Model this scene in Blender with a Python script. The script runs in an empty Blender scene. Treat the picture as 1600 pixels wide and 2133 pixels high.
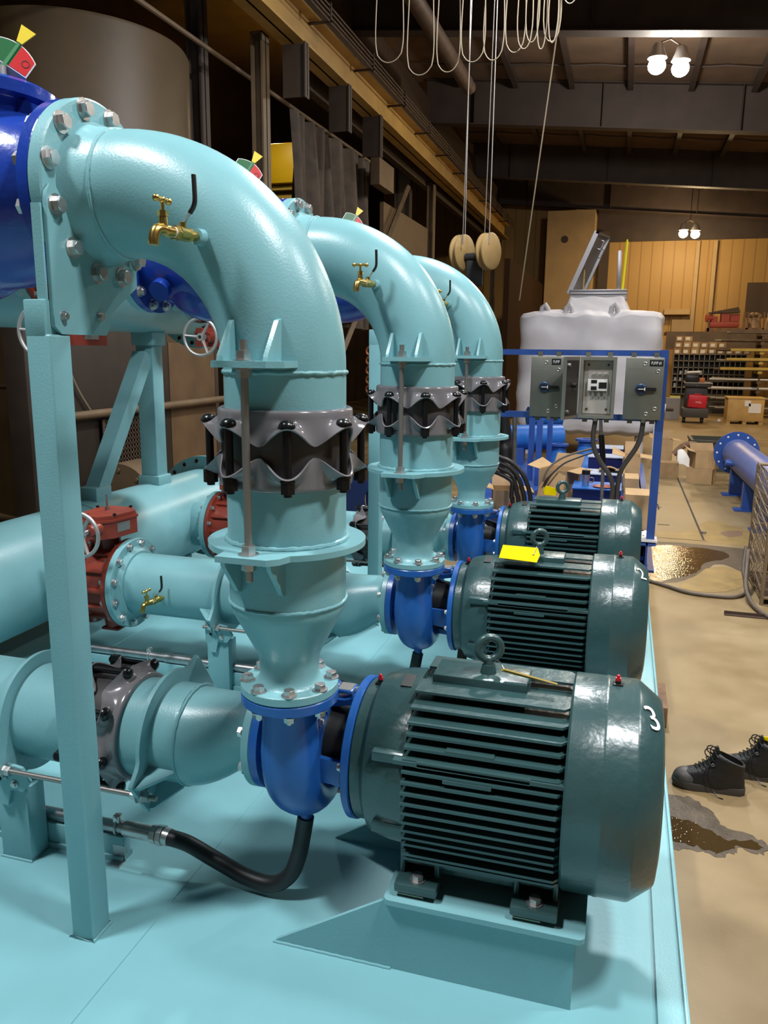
import bpy, bmesh, math, random
from mathutils import Vector, Matrix
random.seed(7)
PI = math.pi
S = bpy.context.scene
COL = S.collection
cos, sin, rad = math.cos, math.sin, math.radians

# ------------------------------------------------------------------ materials
def mat(name, col, rough=0.5, metal=0.0, var=0.0, scale=6.0, bump=0.0, bscale=200.0, coat=0.0, emit=None, estr=0.0, spec=0.5):
    m = bpy.data.materials.new(name); m.use_nodes = True
    nt = m.node_tree; b = nt.nodes['Principled BSDF']
    b.inputs['Base Color'].default_value = (*col, 1)
    b.inputs['Roughness'].default_value = rough
    b.inputs['Metallic'].default_value = metal
    b.inputs['Specular IOR Level'].default_value = spec
    if coat:
        b.inputs['Coat Weight'].default_value = coat
        b.inputs['Coat Roughness'].default_value = 0.12
    if var or bump:
        tc = nt.nodes.new('ShaderNodeTexCoord')
    if var:
        n = nt.nodes.new('ShaderNodeTexNoise'); n.inputs['Scale'].default_value = scale; n.inputs['Detail'].default_value = 6
        nt.links.new(tc.outputs['Object'], n.inputs['Vector'])
        r = nt.nodes.new('ShaderNodeValToRGB')
        r.color_ramp.elements[0].position = 0.3; r.color_ramp.elements[1].position = 0.7
        r.color_ramp.elements[0].color = (*[max(0, c * (1 - var)) for c in col], 1)
        r.color_ramp.elements[1].color = (*[min(1, c * (1 + var)) for c in col], 1)
        nt.links.new(n.outputs['Fac'], r.inputs['Fac']); nt.links.new(r.outputs['Color'], b.inputs['Base Color'])
    if bump:
        n2 = nt.nodes.new('ShaderNodeTexNoise'); n2.inputs['Scale'].default_value = bscale; n2.inputs['Detail'].default_value = 2
        nt.links.new(tc.outputs['Object'], n2.inputs['Vector'])
        bp = nt.nodes.new('ShaderNodeBump'); bp.inputs['Strength'].default_value = bump; bp.inputs['Distance'].default_value = 0.004
        nt.links.new(n2.outputs['Fac'], bp.inputs['Height']); nt.links.new(bp.outputs['Normal'], b.inputs['Normal'])
    if emit:
        b.inputs['Emission Color'].default_value = (*emit, 1); b.inputs['Emission Strength'].default_value = estr
    return m

TEAL = mat('teal_paint', (0.200, 0.425, 0.460), 0.33, var=0.03, scale=9, bump=0.12, bscale=160)
TEALD = mat('teal_deck_paint', (0.185, 0.415, 0.455), 0.40, var=0.05, scale=3, bump=0.10, bscale=60)
BLUE = mat('pump_blue_paint', (0.017, 0.105, 0.38), 0.30, var=0.08, bump=0.1, bscale=120)
VBLUE = mat('valve_blue_paint', (0.012, 0.045, 0.31), 0.22, var=0.1, bump=0.25, bscale=45)
SBLUE = mat('steel_blue_paint', (0.025, 0.075, 0.30), 0.36, var=0.08)
LBLUE = mat('light_blue_paint', (0.02, 0.13, 0.46), 0.38, var=0.08)
PBLUE = mat('pipe_blue_paint', (0.085, 0.125, 0.33), 0.40, var=0.12, scale=4)
MGREEN = mat('motor_green_paint', (0.030, 0.072, 0.074), 0.29, var=0.1, bump=0.35, bscale=40, spec=0.7)
GREY = mat('coupling_grey_enamel', (0.19, 0.18, 0.19), 0.16, var=0.05)
SLEEVE = mat('coupling_sleeve_grey', (0.075, 0.070, 0.071), 0.28, 0.2, var=0.25, scale=5)
BLACKB = mat('black_bolt', (0.006, 0.006, 0.007), 0.25)
RUBBER = mat('black_rubber', (0.012, 0.011, 0.012), 0.45)
DARK = mat('dark_void', (0.004, 0.004, 0.004), 0.8)
STEEL = mat('stainless_steel', (0.56, 0.55, 0.54), 0.34, 0.9, var=0.12, scale=30)
ZINC = mat('zinc_steel', (0.42, 0.42, 0.43), 0.38, 1.0, var=0.2, scale=20)
ROD = mat('threaded_rod_steel', (0.34, 0.32, 0.30), 0.42, 0.85)
BRASS = mat('brass', (0.62, 0.42, 0.12), 0.28, 1.0, var=0.1)
PTFE = mat('white_thread_tape', (0.8, 0.8, 0.8), 0.6)
REDV = mat('red_oxide_paint', (0.24, 0.038, 0.022), 0.35, var=0.12, bump=0.1)
ALU = mat('cast_aluminium', (0.45, 0.44, 0.43), 0.42, 0.6)
REDC = mat('red_plastic', (0.6, 0.015, 0.03), 0.35)
GREENP = mat('green_plate', (0.005, 0.12, 0.03), 0.4)
REDP = mat('red_plate', (0.55, 0.012, 0.015), 0.4)
YEL = mat('yellow_plastic', (0.75, 0.58, 0.03), 0.4)
YTAG = mat('yellow_tag_card', (0.66, 0.49, 0.0), 0.7, spec=0.05)
WHITE = mat('white_marks', (0.8, 0.8, 0.8), 0.5)
PLATE = mat('label_plate', (0.35, 0.34, 0.32), 0.35, 0.6)
BLACKP = mat('black_plate', (0.01, 0.01, 0.01), 0.35)
SHIM = mat('green_zinc_shim', (0.35, 0.42, 0.33), 0.25, 0.9)
BROWN = mat('brown_steel', (0.042, 0.024, 0.014), 0.6, var=0.25, scale=2)
DBROWN = mat('dark_roof_steel', (0.048, 0.032, 0.026), 0.65, var=0.2, scale=2)
CEIL = mat('roof_insulation', (0.14, 0.09, 0.058), 0.8, var=0.2, scale=1.5)
CRANE = mat('crane_beam_yellow', (0.42, 0.25, 0.065), 0.5, var=0.15, scale=2)
COLM = mat('column_tan', (0.125, 0.082, 0.045), 0.55, var=0.2, scale=3)
RUST = mat('rusty_pipe', (0.08, 0.05, 0.035), 0.6, 0.3, var=0.3)
BEIGE = mat('beige_wall_panel', (0.42, 0.29, 0.14), 0.6, var=0.08, scale=2)
OLIVE = mat('tan_tank_coat', (0.058, 0.034, 0.0115), 0.55, var=0.15, scale=2)
CANVAS = mat('brown_canvas', (0.085, 0.062, 0.045), 0.75, var=0.25, scale=5)
CARD = mat('cardboard', (0.42, 0.27, 0.13), 0.7, var=0.1)
CARDD = mat('cardboard_dark', (0.30, 0.185, 0.085), 0.7, var=0.15)  # darker cardboard for back flaps, paper and some cartons
WOOD = mat('plywood', (0.50, 0.31, 0.10), 0.6, var=0.12, scale=5)
WOODB = mat('rough_timber', (0.20, 0.11, 0.06), 0.7, var=0.3, scale=12)
INSUL = mat('white_insulation_wrap', (0.55, 0.54, 0.575), 0.55, var=0.05, scale=4)
GALV = mat('galvanised_frame', (0.34, 0.33, 0.35), 0.4, 0.7)
ENCL = mat('stainless_enclosure', (0.165, 0.165, 0.138), 0.42, 0.5, var=0.1)
ENCLL = mat('bright_enclosure_edge', (0.48, 0.46, 0.40), 0.3, 0.8)
PANELW = mat('inner_panel', (0.46, 0.43, 0.39), 0.45, 0.2)
LEATHER = mat('black_boot_leather', (0.0075, 0.007, 0.007), 0.5, var=0.3, scale=25, bump=0.4, bscale=150)
TOECAP = mat('scuffed_boot_leather', (0.060, 0.053, 0.047), 0.55, var=0.3, scale=30)
SOLE = mat('boot_sole_rubber', (0.045, 0.038, 0.033), 0.6, var=0.2)
PAPER = mat('white_paper', (0.75, 0.73, 0.70), 0.6)
IVORY = mat('ivory_duct', (0.62, 0.53, 0.38), 0.45)
WIRE = mat('wire_mesh_steel', (0.30, 0.22, 0.14), 0.5, 0.6)
CABLEW = mat('festoon_cable', (0.17, 0.135, 0.09), 0.5)
SHEAVE = mat('sheave_tan', (0.26, 0.17, 0.065), 0.5, var=0.1)
HOSE = mat('worn_hose', (0.10, 0.075, 0.055), 0.6, var=0.25)
CRATEG = mat('olive_crate_plastic', (0.05, 0.05, 0.035), 0.5)
NAVY = mat('navy_paint', (0.008, 0.014, 0.09), 0.4)
LENS = mat('lamp_lens', (1, 1, 1), 0.4, emit=(1.0, 0.95, 0.86), estr=60)
LENSW = mat('lamp_lens_warm', (1, 1, 1), 0.4, emit=(1.0, 0.80, 0.50), estr=30)
WATER = mat('dirty_water', (0.045, 0.027, 0.010), 0.05, bump=0.5, bscale=55)
WET = mat('wet_concrete', (0.075, 0.055, 0.035), 0.42, var=0.25, scale=12, bump=0.5, bscale=60, spec=0.35)
JOINT = mat('floor_joint_black', (0.02, 0.017, 0.014), 0.7)
BARM = mat('bar_stock', (0.23, 0.20, 0.165), 0.45, 0.5, var=0.2, scale=3)
YRACK = mat('rack_yellow', (0.50, 0.36, 0.07), 0.5, var=0.1)
GREYP = mat('grey_plastic', (0.30, 0.30, 0.31), 0.5)

def floor_mat():
    m = bpy.data.materials.new('stained_concrete'); m.use_nodes = True
    nt = m.node_tree; b = nt.nodes['Principled BSDF']; N = nt.nodes.new; L = nt.links.new
    tc = N('ShaderNodeTexCoord')
    n1 = N('ShaderNodeTexNoise'); n1.inputs['Scale'].default_value = 0.55; n1.inputs['Detail'].default_value = 5
    n2 = N('ShaderNodeTexNoise'); n2.inputs['Scale'].default_value = 3.2; n2.inputs['Detail'].default_value = 8
    n3 = N('ShaderNodeTexNoise'); n3.inputs['Scale'].default_value = 60; n3.inputs['Detail'].default_value = 3
    for n in (n1, n2, n3): L(tc.outputs['Object'], n.inputs['Vector'])
    r1 = N('ShaderNodeValToRGB'); r1.color_ramp.elements[0].position = 0.38; r1.color_ramp.elements[1].position = 0.62
    r1.color_ramp.elements[0].color = (0.265, 0.185, 0.085, 1); r1.color_ramp.elements[1].color = (0.325, 0.242, 0.130, 1)
    L(n1.outputs['Fac'], r1.inputs['Fac'])
    r2 = N('ShaderNodeValToRGB'); r2.color_ramp.elements[0].position = 0.3; r2.color_ramp.elements[1].position = 0.75
    r2.color_ramp.elements[0].color = (0.60, 0.55, 0.46, 1); r2.color_ramp.elements[1].color = (1, 1, 1, 1)
    L(n2.outputs['Fac'], r2.inputs['Fac'])
    mx = N('ShaderNodeMix'); mx.data_type = 'RGBA'; mx.blend_type = 'MULTIPLY'; mx.inputs['Factor'].default_value = 0.8
    L(r1.outputs['Color'], mx.inputs['A']); L(r2.outputs['Color'], mx.inputs['B'])
    L(mx.outputs['Result'], b.inputs['Base Color'])
    rr = N('ShaderNodeMapRange'); rr.inputs['To Min'].default_value = 0.32; rr.inputs['To Max'].default_value = 0.6
    L(n2.outputs['Fac'], rr.inputs['Value']); L(rr.outputs['Result'], b.inputs['Roughness'])
    bp = N('ShaderNodeBump'); bp.inputs['Strength'].default_value = 0.15; bp.inputs['Distance'].default_value = 0.003
    L(n3.outputs['Fac'], bp.inputs['Height']); L(bp.outputs['Normal'], b.inputs['Normal'])
    return m
FLOOR = floor_mat()

def siding_mat(name, c0, c1, pitch, axis, rough=0.5, spec=0.3):
    m = bpy.data.materials.new(name); m.use_nodes = True
    nt = m.node_tree; b = nt.nodes['Principled BSDF']; N = nt.nodes.new; L = nt.links.new
    tc = N('ShaderNodeTexCoord'); sp = N('ShaderNodeSeparateXYZ'); L(tc.outputs['Object'], sp.inputs[0])
    mu = N('ShaderNodeMath'); mu.operation = 'DIVIDE'; mu.inputs[1].default_value = pitch; L(sp.outputs[axis], mu.inputs[0])
    fr = N('ShaderNodeMath'); fr.operation = 'FRACT'; L(mu.outputs[0], fr.inputs[0])
    r = N('ShaderNodeValToRGB'); r.color_ramp.elements[0].position = 0.0; r.color_ramp.elements[0].color = (*c0, 1)
    r.color_ramp.elements[1].position = 0.14; r.color_ramp.elements[1].color = (*c1, 1)
    L(fr.outputs[0], r.inputs['Fac']); L(r.outputs['Color'], b.inputs['Base Color'])
    bp = N('ShaderNodeBump'); bp.inputs['Strength'].default_value = 0.5; bp.inputs['Distance'].default_value = 0.02
    L(r.outputs['Color'], bp.inputs['Height']); L(bp.outputs['Normal'], b.inputs['Normal'])
    b.inputs['Roughness'].default_value = rough; b.inputs['Specular IOR Level'].default_value = spec
    return m
SIDING = siding_mat('yellow_metal_siding', (0.24, 0.13, 0.04), (0.42, 0.26, 0.09), 0.40, 'X')
SIDINGB = siding_mat('brown_metal_siding', (0.006, 0.004, 0.002), (0.035, 0.018, 0.009), 0.30, 'Y', 0.85, 0.05)

# ------------------------------------------------------------------ mesh builder
def frame(ax):
    ax = Vector(ax).normalized()
    t = Vector((0, 0, 1)) if abs(ax.z) < 0.9 else Vector((1, 0, 0))
    u = t.cross(ax).normalized(); v = ax.cross(u)
    return ax, u, v

class M:
    def __init__(self): self.bm = bmesh.new()
    def faces(self, verts, faces):
        vs = [self.bm.verts.new(v) for v in verts]
        for f in faces:
            try: self.bm.faces.new([vs[i] for i in f])
            except ValueError: pass
        return vs
    def box(self, a, b, bev=0.0, seg=2, rot=None, piv=None):
        x0, y0, z0 = a; x1, y1, z1 = b
        vs = self.faces([(x0,y0,z0),(x1,y0,z0),(x1,y1,z0),(x0,y1,z0),(x0,y0,z1),(x1,y0,z1),(x1,y1,z1),(x0,y1,z1)],
            [(0,3,2,1),(4,5,6,7),(0,1,5,4),(1,2,6,5),(2,3,7,6),(3,0,4,7)])
        if rot is not None:
            p = Vector(piv) if piv else Vector(((x0+x1)/2,(y0+y1)/2,(z0+z1)/2))
            for v in vs: v.co = p + rot @ (v.co - p)
        if bev:
            ed = {e for v in vs for e in v.link_edges}
            bmesh.ops.bevel(self.bm, geom=list(ed), offset=bev, segments=seg, affect='EDGES', profile=0.5)
        return self
    def ring(self, c, u, v, r, n, r2=None):
        r2 = r if r2 is None else r2
        return [self.bm.verts.new(c + u * (r * cos(2*PI*i/n)) + v * (r2 * sin(2*PI*i/n))) for i in range(n)]
    def bridge(self, A, B):
        n = len(A)
        for i in range(n):
            try: self.bm.faces.new((A[i], A[(i+1) % n], B[(i+1) % n], B[i]))
            except ValueError: pass
    def cyl(self, p0, p1, r, r1=None, n=24, cap=True, rot=0):
        p0, p1 = Vector(p0), Vector(p1); ax, u, v = frame(p1 - p0)
        if rot: u, v = u*cos(rot)+v*sin(rot), v*cos(rot)-u*sin(rot)
        A = self.ring(p0, u, v, r, n); B = self.ring(p1, u, v, r if r1 is None else r1, n)
        self.bridge(A, B)
        if cap: self.bm.faces.new(A[::-1]); self.bm.faces.new(B)
        return self
    def lathe(self, prof, o, ax, n=48, closed=False):
        o = Vector(o); ax, u, v = frame(ax); prev = None; first = None
        for r, h in prof:
            c = o + ax * h
            cur = [self.bm.verts.new(c)] if r < 1e-6 else self.ring(c, u, v, r, n)
            if prev is not None: self._lb(prev, cur, n)
            else: first = cur
            prev = cur
        if closed: self._lb(prev, first, n)
        return self
    def _lb(self, A, B, n):
        if len(A) == 1 and len(B) == 1: return
        if len(A) == 1:
            for i in range(n): self.bm.faces.new((A[0], B[(i+1) % n], B[i]))
        elif len(B) == 1:
            for i in range(n): self.bm.faces.new((A[i], A[(i+1) % n], B[0]))
        else: self.bridge(A, B)
    def tube(self, pts, r, n=12, cap=True, closed=False, r2=None, up=None):
        pts = [Vector(p) for p in pts]; m = len(pts)
        R = r if isinstance(r, (list, tuple)) else [r] * m
        T = []
        for i in range(m):
            a = pts[(i-1) % m] if closed or i > 0 else pts[i]; b = pts[(i+1) % m] if closed or i < m-1 else pts[i]
            T.append((b - a).normalized())
        if up is None:
            _, u, _ = frame(T[0])
        else: u = Vector(up)
        rings = []
        for i in range(m):
            u = (u - T[i] * u.dot(T[i])).normalized(); v = T[i].cross(u)
            rings.append(self.ring(pts[i], u, v, R[i], n, None if r2 is None else (r2[i] if isinstance(r2, (list, tuple)) else r2)))
        for i in range(m-1): self.bridge(rings[i], rings[i+1])
        if closed: self.bridge(rings[-1], rings[0])
        elif cap:
            self.bm.faces.new(rings[0][::-1]); self.bm.faces.new(rings[-1])
        return self
    def prism(self, poly, d):
        d = Vector(d); n = len(poly)
        A = [self.bm.verts.new(Vector(p)) for p in poly]; B = [self.bm.verts.new(Vector(p) + d) for p in poly]
        self.bridge(A, B); self.bm.faces.new(A[::-1]); self.bm.faces.new(B)
        return self
    def hexn(self, p, ax, r, h, rot=0):
        p = Vector(p); a = Vector(ax).normalized()
        return self.cyl(p, p + a*h, r, n=6, rot=rot)
    def torus(self, c, ax, Rr, r, n=40, m=10):
        c = Vector(c); ax, u, v = frame(ax)
        return self.tube([c + u*(Rr*cos(2*PI*i/n)) + v*(Rr*sin(2*PI*i/n)) for i in range(n)], r, m, closed=True, up=ax)
    def ball(self, c, r, s=(1,1,1), n=16):
        mt = Matrix.Translation(Vector(c)) @ Matrix.Diagonal((s[0], s[1], s[2], 1))
        bmesh.ops.create_uvsphere(self.bm, u_segments=n, v_segments=max(6, n//2), radius=r, matrix=mt); return self
    def grid(self, f, nu, nv, cu=False):
        g = [[self.bm.verts.new(f(i/(nu if cu else nu-1), j/(nv-1))) for j in range(nv)] for i in range(nu)]
        for i in range(nu if cu else nu-1):
            for j in range(nv-1):
                self.bm.faces.new((g[i][j], g[(i+1) % nu][j], g[(i+1) % nu][j+1], g[i][j+1]))
        return self
    def solid(self, t):
        bmesh.ops.recalc_face_normals(self.bm, faces=self.bm.faces[:])
        bmesh.ops.solidify(self.bm, geom=self.bm.faces[:], thickness=t); return self
    def data(self, name, m, off=(0,0,0), ang=35):
        bmesh.ops.recalc_face_normals(self.bm, faces=self.bm.faces[:])
        o = Vector(off)
        for v in self.bm.verts: v.co -= o
        me = bpy.data.meshes.new(name); self.bm.to_mesh(me); self.bm.free()
        me.materials.append(m); me.shade_smooth(); me.set_sharp_from_angle(angle=rad(ang))
        return me

ORG = {}
def org(o):
    while o.parent: o = o.parent
    return ORG[o.name]
def thing(name, label, cat, loc, group=None):
    o = bpy.data.objects.new(name, None); COL.objects.link(o); o.location = loc; o.empty_display_size = 0.1
    o['label'] = label; o['category'] = cat
    if group: o['group'] = group
    ORG[o.name] = Vector(loc); return o
def part(name, mb, m, parent, label=None, ang=35):
    o = bpy.data.objects.new(name, mb.data(name, m, org(parent), ang)); COL.objects.link(o); o.parent = parent
    if label: o['label'] = label
    return o
def solo(name, label, cat, mb, m, loc, group=None, ang=35, kind=None):
    o = bpy.data.objects.new(name, mb.data(name, m, loc, ang)); COL.objects.link(o); o.location = loc
    o['label'] = label; o['category'] = cat
    if group: o['group'] = group
    if kind: o['kind'] = kind
    ORG[o.name] = Vector(loc); return o
def struct(name, mb, m, label=None, parent=None):
    o = bpy.data.objects.new(name, mb.data(name, m)); COL.objects.link(o); o['kind'] = 'structure'
    if label: o['label'] = label
    ORG[o.name] = Vector((0,0,0)); return o
def inst(name, me, parent, pos, ax=(0,0,1), roll=0.0):
    o = bpy.data.objects.new(name, me); COL.objects.link(o); o.parent = parent
    q = Vector((0,0,1)).rotation_difference(Vector(ax).normalized()).to_matrix() @ Matrix.Rotation(roll, 3, 'Z')
    o.matrix_local = Matrix.Translation(Vector(pos) - org(parent)) @ q.to_4x4()
    return o
def dup(o, off, label=None, parent=None):
    c = o.copy(); COL.objects.link(c)
    if parent is None:
        c.location = o.location + Vector(off); ORG[c.name] = Vector(c.location)
        if label: c['label'] = label
    else:
        c.parent = parent
    for ch in list(o.children): dup(ch, off, None, c)
    return c
def text(name, body, size, m, parent, pos, R3, depth=0.0006, align='CENTER'):
    cu = bpy.data.curves.new(name, 'FONT'); cu.body = body; cu.size = size; cu.extrude = depth; cu.align_x = align; cu.align_y = 'CENTER'
    to = bpy.data.objects.new(name, cu); COL.objects.link(to)
    dg = bpy.context.evaluated_depsgraph_get(); me = bpy.data.meshes.new_from_object(to.evaluated_get(dg))
    bpy.data.objects.remove(to); bpy.data.curves.remove(cu)
    me.materials.clear(); me.materials.append(m)
    o = bpy.data.objects.new(name, me); COL.objects.link(o); o.parent = parent
    o.matrix_local = Matrix.Translation(Vector(pos) - org(parent)) @ R3.to_4x4()
    return o
RX90 = Matrix.Rotation(PI/2, 3, 'X')     # text standing up, facing -Y

def hexbolt(name, r, h, m, wash=1.35, stud=0.0):
    b = M(); b.cyl((0,0,0), (0,0,0.003), r*wash, n=20)
    b.lathe([(0,0.003)] + [(0,0.003)], (0,0,0), (0,0,1)) if False else None
    b.cyl((0,0,0.003), (0,0,0.003+h), r, n=6)
    b.cyl((0,0,0.003+h), (0,0,0.003+h*1.10), r*0.86, r*0.8, n=16)
    if stud: b.cyl((0,0,h), (0,0,h+stud), r*0.52, n=12)
    return b.data(name, m)
BOLT_L = hexbolt('bolt', 0.0205, 0.017, STEEL)
BOLT_M = hexbolt('bolt', 0.0165, 0.014, STEEL)
BOLT_S = hexbolt('bolt', 0.010, 0.008, STEEL)
NUT_L = hexbolt('nut', 0.0205, 0.018, STEEL, 1.3, 0.010)
NUT_M = hexbolt('nut', 0.0160, 0.015, STEEL, 1.3, 0.010)
def bolts(parent, me, c, ax, R, n, a0, name='bolt', skip=()):
    c = Vector(c); ax_, u, v = frame(ax)
    for i in range(n):
        if i in skip: continue
        a = a0 + 2*PI*i/n
        inst(name, me, parent, c + u*(R*cos(a)) + v*(R*sin(a)), ax, roll=a+0.3*i)
def arc(c, R, a0, a1, n, plane='xz', k=0.0):
    out = []
    for i in range(n):
        a = a0 + (a1-a0)*i/(n-1)
        p = (R*cos(a), R*sin(a))
        out.append({'xz': (c[0]+p[0], c[1], c[2]+p[1]), 'yz': (c[0], c[1]+p[0], c[2]+p[1]), 'xy': (c[0]+p[0], c[1]+p[1], c[2])}[plane])
    return out
def bez(pts, n=12):
    # Catmull-Rom through points
    P = [Vector(p) for p in pts]; P = [2*P[0]-P[1]] + P + [2*P[-1]-P[-2]]; out = []
    for i in range(1, len(P)-2):
        for k in range(n):
            t = k/n; a, b, c, d = P[i-1:i+3]
            out.append(0.5*((2*b)+(-a+c)*t+(2*a-5*b+4*c-d)*t*t+(-a+3*b-3*c+d)*t**3))
    out.append(P[-2]); return out
# ------------------------------------------------------------------ pump line (authored at the nearest pump, then copied)
Y0, YS, ZS, PITCH = 1.98, 2.15, 0.755, 1.44
DK = 0.23                      # deck level
LINE = []                      # (object, [label middle, label far])

# --- skid
sk = thing('pump_skid', 'large teal steel skid deck carrying the three pump sets', 'skid', (-1.0, 2.5, 0))
b = M(); b.box((-3.2, -0.8, 0.215), (1.06, 6.1, DK)); part('deck_plate', b, TEALD, sk)
b = M(); b.box((1.06, -0.8, 0.0), (1.075, 6.1, 0.245)); b.box((1.075, -0.8, 0.232), (1.135, 6.1, 0.245)); b.box((1.075, -0.8, 0.0), (1.135, 6.1, 0.013))
b.box((1.127, -0.8, 0.238), (1.139, 6.1, 0.258), 0.003)
part('edge_channel', b, TEAL, sk)
b = M()
for x in (-0.40, -1.9):
    b.tube([(x, -0.8 + 0.1*i, DK+0.0005) for i in range(69)], 0.0032, 6)
for y in (0.75, 4.9): b.tube([(-3.2 + 0.1*i, y, DK+0.0005) for i in range(43)], 0.0032, 6)
part('weld_seam', b, TEALD, sk)
b = M(); b.box((-3.2, -0.8, 0), (-3.185, 6.1, 0.215)); b.box((-3.185, 6.085, 0), (1.06, 6.1, 0.215)); b.box((-3.185, -0.8, 0), (1.06, -0.785, 0.215)); part('skirt', b, TEAL, sk)

# --- motor pedestal (welded to the skid, one for each motor)
def pedestal(dy):
    fy, by = 1.862 + dy, 2.44 + dy
    b = M()
    pl = []
    for cx, cy, a in ((0.845, fy+0.018, -PI/2), (0.845, by-0.018, 0), (0.337, by-0.018, PI/2), (0.337, fy+0.018, PI)):
        for k in range(5): pl.append((cx + 0.018*cos(a + k*PI/8), cy + 0.018*sin(a + k*PI/8), 0.445))
    b.prism(pl, (0, 0, 0.016))
    o = part('motor_pedestal', b, TEAL, sk)
    b = M()
    b.box((0.335, fy+0.018, DK), (0.838, fy+0.030, 0.445)); b.box((0.335, by-0.030, DK), (0.838, by-0.018, 0.445)); b.box((0.826, fy+0.03, DK), (0.838, by-0.03, 0.445))
    part('pedestal_skirt', b, TEAL, o)
    for y in (fy+0.018, by-0.030):
        b = M(); b.prism([(-0.015, y, DK), (-0.015, y, DK+0.006), (0.318, y, 0.445), (0.335, y, 0.445), (0.335, y, DK)], (0, 0.012, 0)); part('gusset', b, TEAL, o)
    b = M(); b.tube([(-0.02 + i*0.02, fy+0.016 - 0.001*(i % 2), DK+0.002) for i in range(19)], 0.004, 6); part('weld_bead', b, TEALD, o)
for i in range(3): pedestal(PITCH*i)

# --- discharge elbow
def elbow():
    zc, Rb, r = 2.35, 0.457, 0.162
    t = thing('discharge_elbow', 'nearest teal pipe elbow, topping the pump set at the front', 'pipe', (0, Y0, 1.72), 'teal discharge elbows')
    cz = zc - Rb
    b = M(); pts = [(0, Y0, 1.70), (0, Y0, 1.80), (0, Y0, cz)] + arc((-Rb, Y0, cz), Rb, 0, PI/2, 28)[1:] + [(-0.48, Y0, zc), (-0.515, Y0, zc), (-0.538, Y0, zc)]
    n = len(pts); R = [r]*(n-3) + [0.166, 0.178, 0.186]
    b.tube(pts, R, 56); part('elbow', b, TEAL, t)
    b = M(); b.lathe([(0.15, -0.535), (0.236, -0.535), (0.2415, -0.539), (0.2415, -0.571), (0.15, -0.571)], (0, Y0, zc), (1, 0, 0), 72, closed=True); part('pipe_flange', b, TEAL, t)
    def bead(c, u, v, wob, seed):
        rr = random.Random(seed); m = 96; b = M()
        p = [Vector(c) + Vector(u)*((r+0.0005)*cos(2*PI*i/m)) + Vector(v)*((r+0.0005)*sin(2*PI*i/m)) + Vector(u).cross(Vector(v))*rr.uniform(-wob, wob) for i in range(m)]
        b.tube(p, [rr.uniform(0.0045, 0.0062) for _ in range(m)], 8, closed=True); return b
    part('weld_bead', bead((0, Y0, cz-0.003), (1,0,0), (0,1,0), 0.0012, 1), TEAL, t)
    part('weld_bead', bead((-0.458, Y0, zc), (0,1,0), (0,0,1), 0.001, 2), TEAL, t)
    bolts(t, BOLT_L, (-0.535, Y0, zc), (1,0,0), 0.214, 12, rad(15), skip=(6, 7, 8, 9))
    # tie plate with two gussets on the near side
    z = 1.904
    b = M(); y = Y0 - 0.243
    b.prism([(-0.088, Y0-0.135, z), (-0.088, y, z), (0.056, y, z), (0.088, y+0.035, z), (0.092, Y0-0.125, z)], (0, 0, 0.016)); part('tie_plate', b, TEAL, t)
    for x in (-0.078, 0.044):
        b = M(); b.prism([(x, Y0-0.14, z+0.016), (x, y+0.010, z+0.016), (x, y+0.014, z+0.03), (x, Y0-0.165, z+0.112), (x, Y0-0.14, z+0.118)], (0.012, 0, 0)); part('gusset', b, TEAL, t)
    b = M(); b.cyl((-0.145, Y0-0.150, 2.212), (-0.148, Y0-0.185, 2.212), 0.021, 0.019, 20); part('branch_boss', b, TEAL, t)
    return t
t = elbow(); LINE.append((t, ['middle one of the three teal pipe elbows in a row', 'farthest and smallest looking teal pipe elbow, left of the white tank']))

# --- post bracket
def bracket():
    t = thing('post_bracket', 'teal bracket plate bolting the nearest elbow flange to the front post', 'bracket', (-0.529, Y0-0.1, 1.97), 'teal flange bracket plates')
    b = M(); x = -0.535; zc = 2.35
    poly = [(-0.240, 2.0), (-0.240, 2.30), (-0.236, 2.325), (-0.225, 2.342), (-0.205, 2.345)]
    for k in range(9):
        a = rad(197 + 92*k/8); poly.append((0.177*cos(a), zc + 0.177*sin(a)))
    poly += [(0.13, 2.165), (0.13, 2.12), (-0.01, 2.035), (-0.012, 2.0), (-0.03, 1.98), (-0.215, 1.98)]
    b.prism([(x, Y0+p[0], p[1]) for p in poly], (0.012, 0, 0)); part('plate', b, TEAL, t)
    for y, z in ((1.775, 2.025), (1.925, 2.03)): inst('bolt', BOLT_S, t, (x+0.012, y, z), (1,0,0), 0.4)
    for k in (6, 7, 8, 9):
        a = rad(15 + 30*k); inst('bolt', BOLT_L, t, (x+0.012, Y0 + 0.214*cos(a), zc + 0.214*sin(a)), (1,0,0), 0.3*k)
    b = M(); b.prism([(x-0.001, Y0-0.2495, 2.0), (x-0.001, Y0-0.2495, 2.295), (x-0.028, Y0-0.2495, 2.295), (x-0.028, Y0-0.2495, 2.07), (x-0.001, Y0-0.2495, 2.0)], (0, 0.007, 0)); part('side_leg', b, TEAL, t)
    return t
t = bracket(); LINE.append((t, ['teal bracket plate on the middle elbow flange', 'teal bracket plate on the farthest elbow flange']))

# --- post
def post():
    t = thing('support_post', 'tall teal square post in the left foreground under the nearest elbow flange', 'post', (-0.576, 1.775, DK), 'teal square posts under the elbow flanges')
    b = M(); b.box((-0.598, 1.718, DK), (-0.5245, 1.80, 1.979), 0.006, 3); b.box((-0.598, 1.718, 1.972), (-0.5365, 1.80, 2.065), 0.004); part('tube', b, TEAL, t)
    b = M(); b.tube([(-0.600, 1.716, DK+.003), (-0.5225, 1.716, DK+.003), (-0.5225, 1.802, DK+.003), (-0.600, 1.802, DK+.003)], 0.006, 8, closed=True); part('weld_bead', b, TEAL, t)
    return t
t = post(); LINE.append((t, ['teal square post partly hidden behind the nearest vertical pipe', 'teal square post seen between the nearest and middle vertical pipes']))

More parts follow.
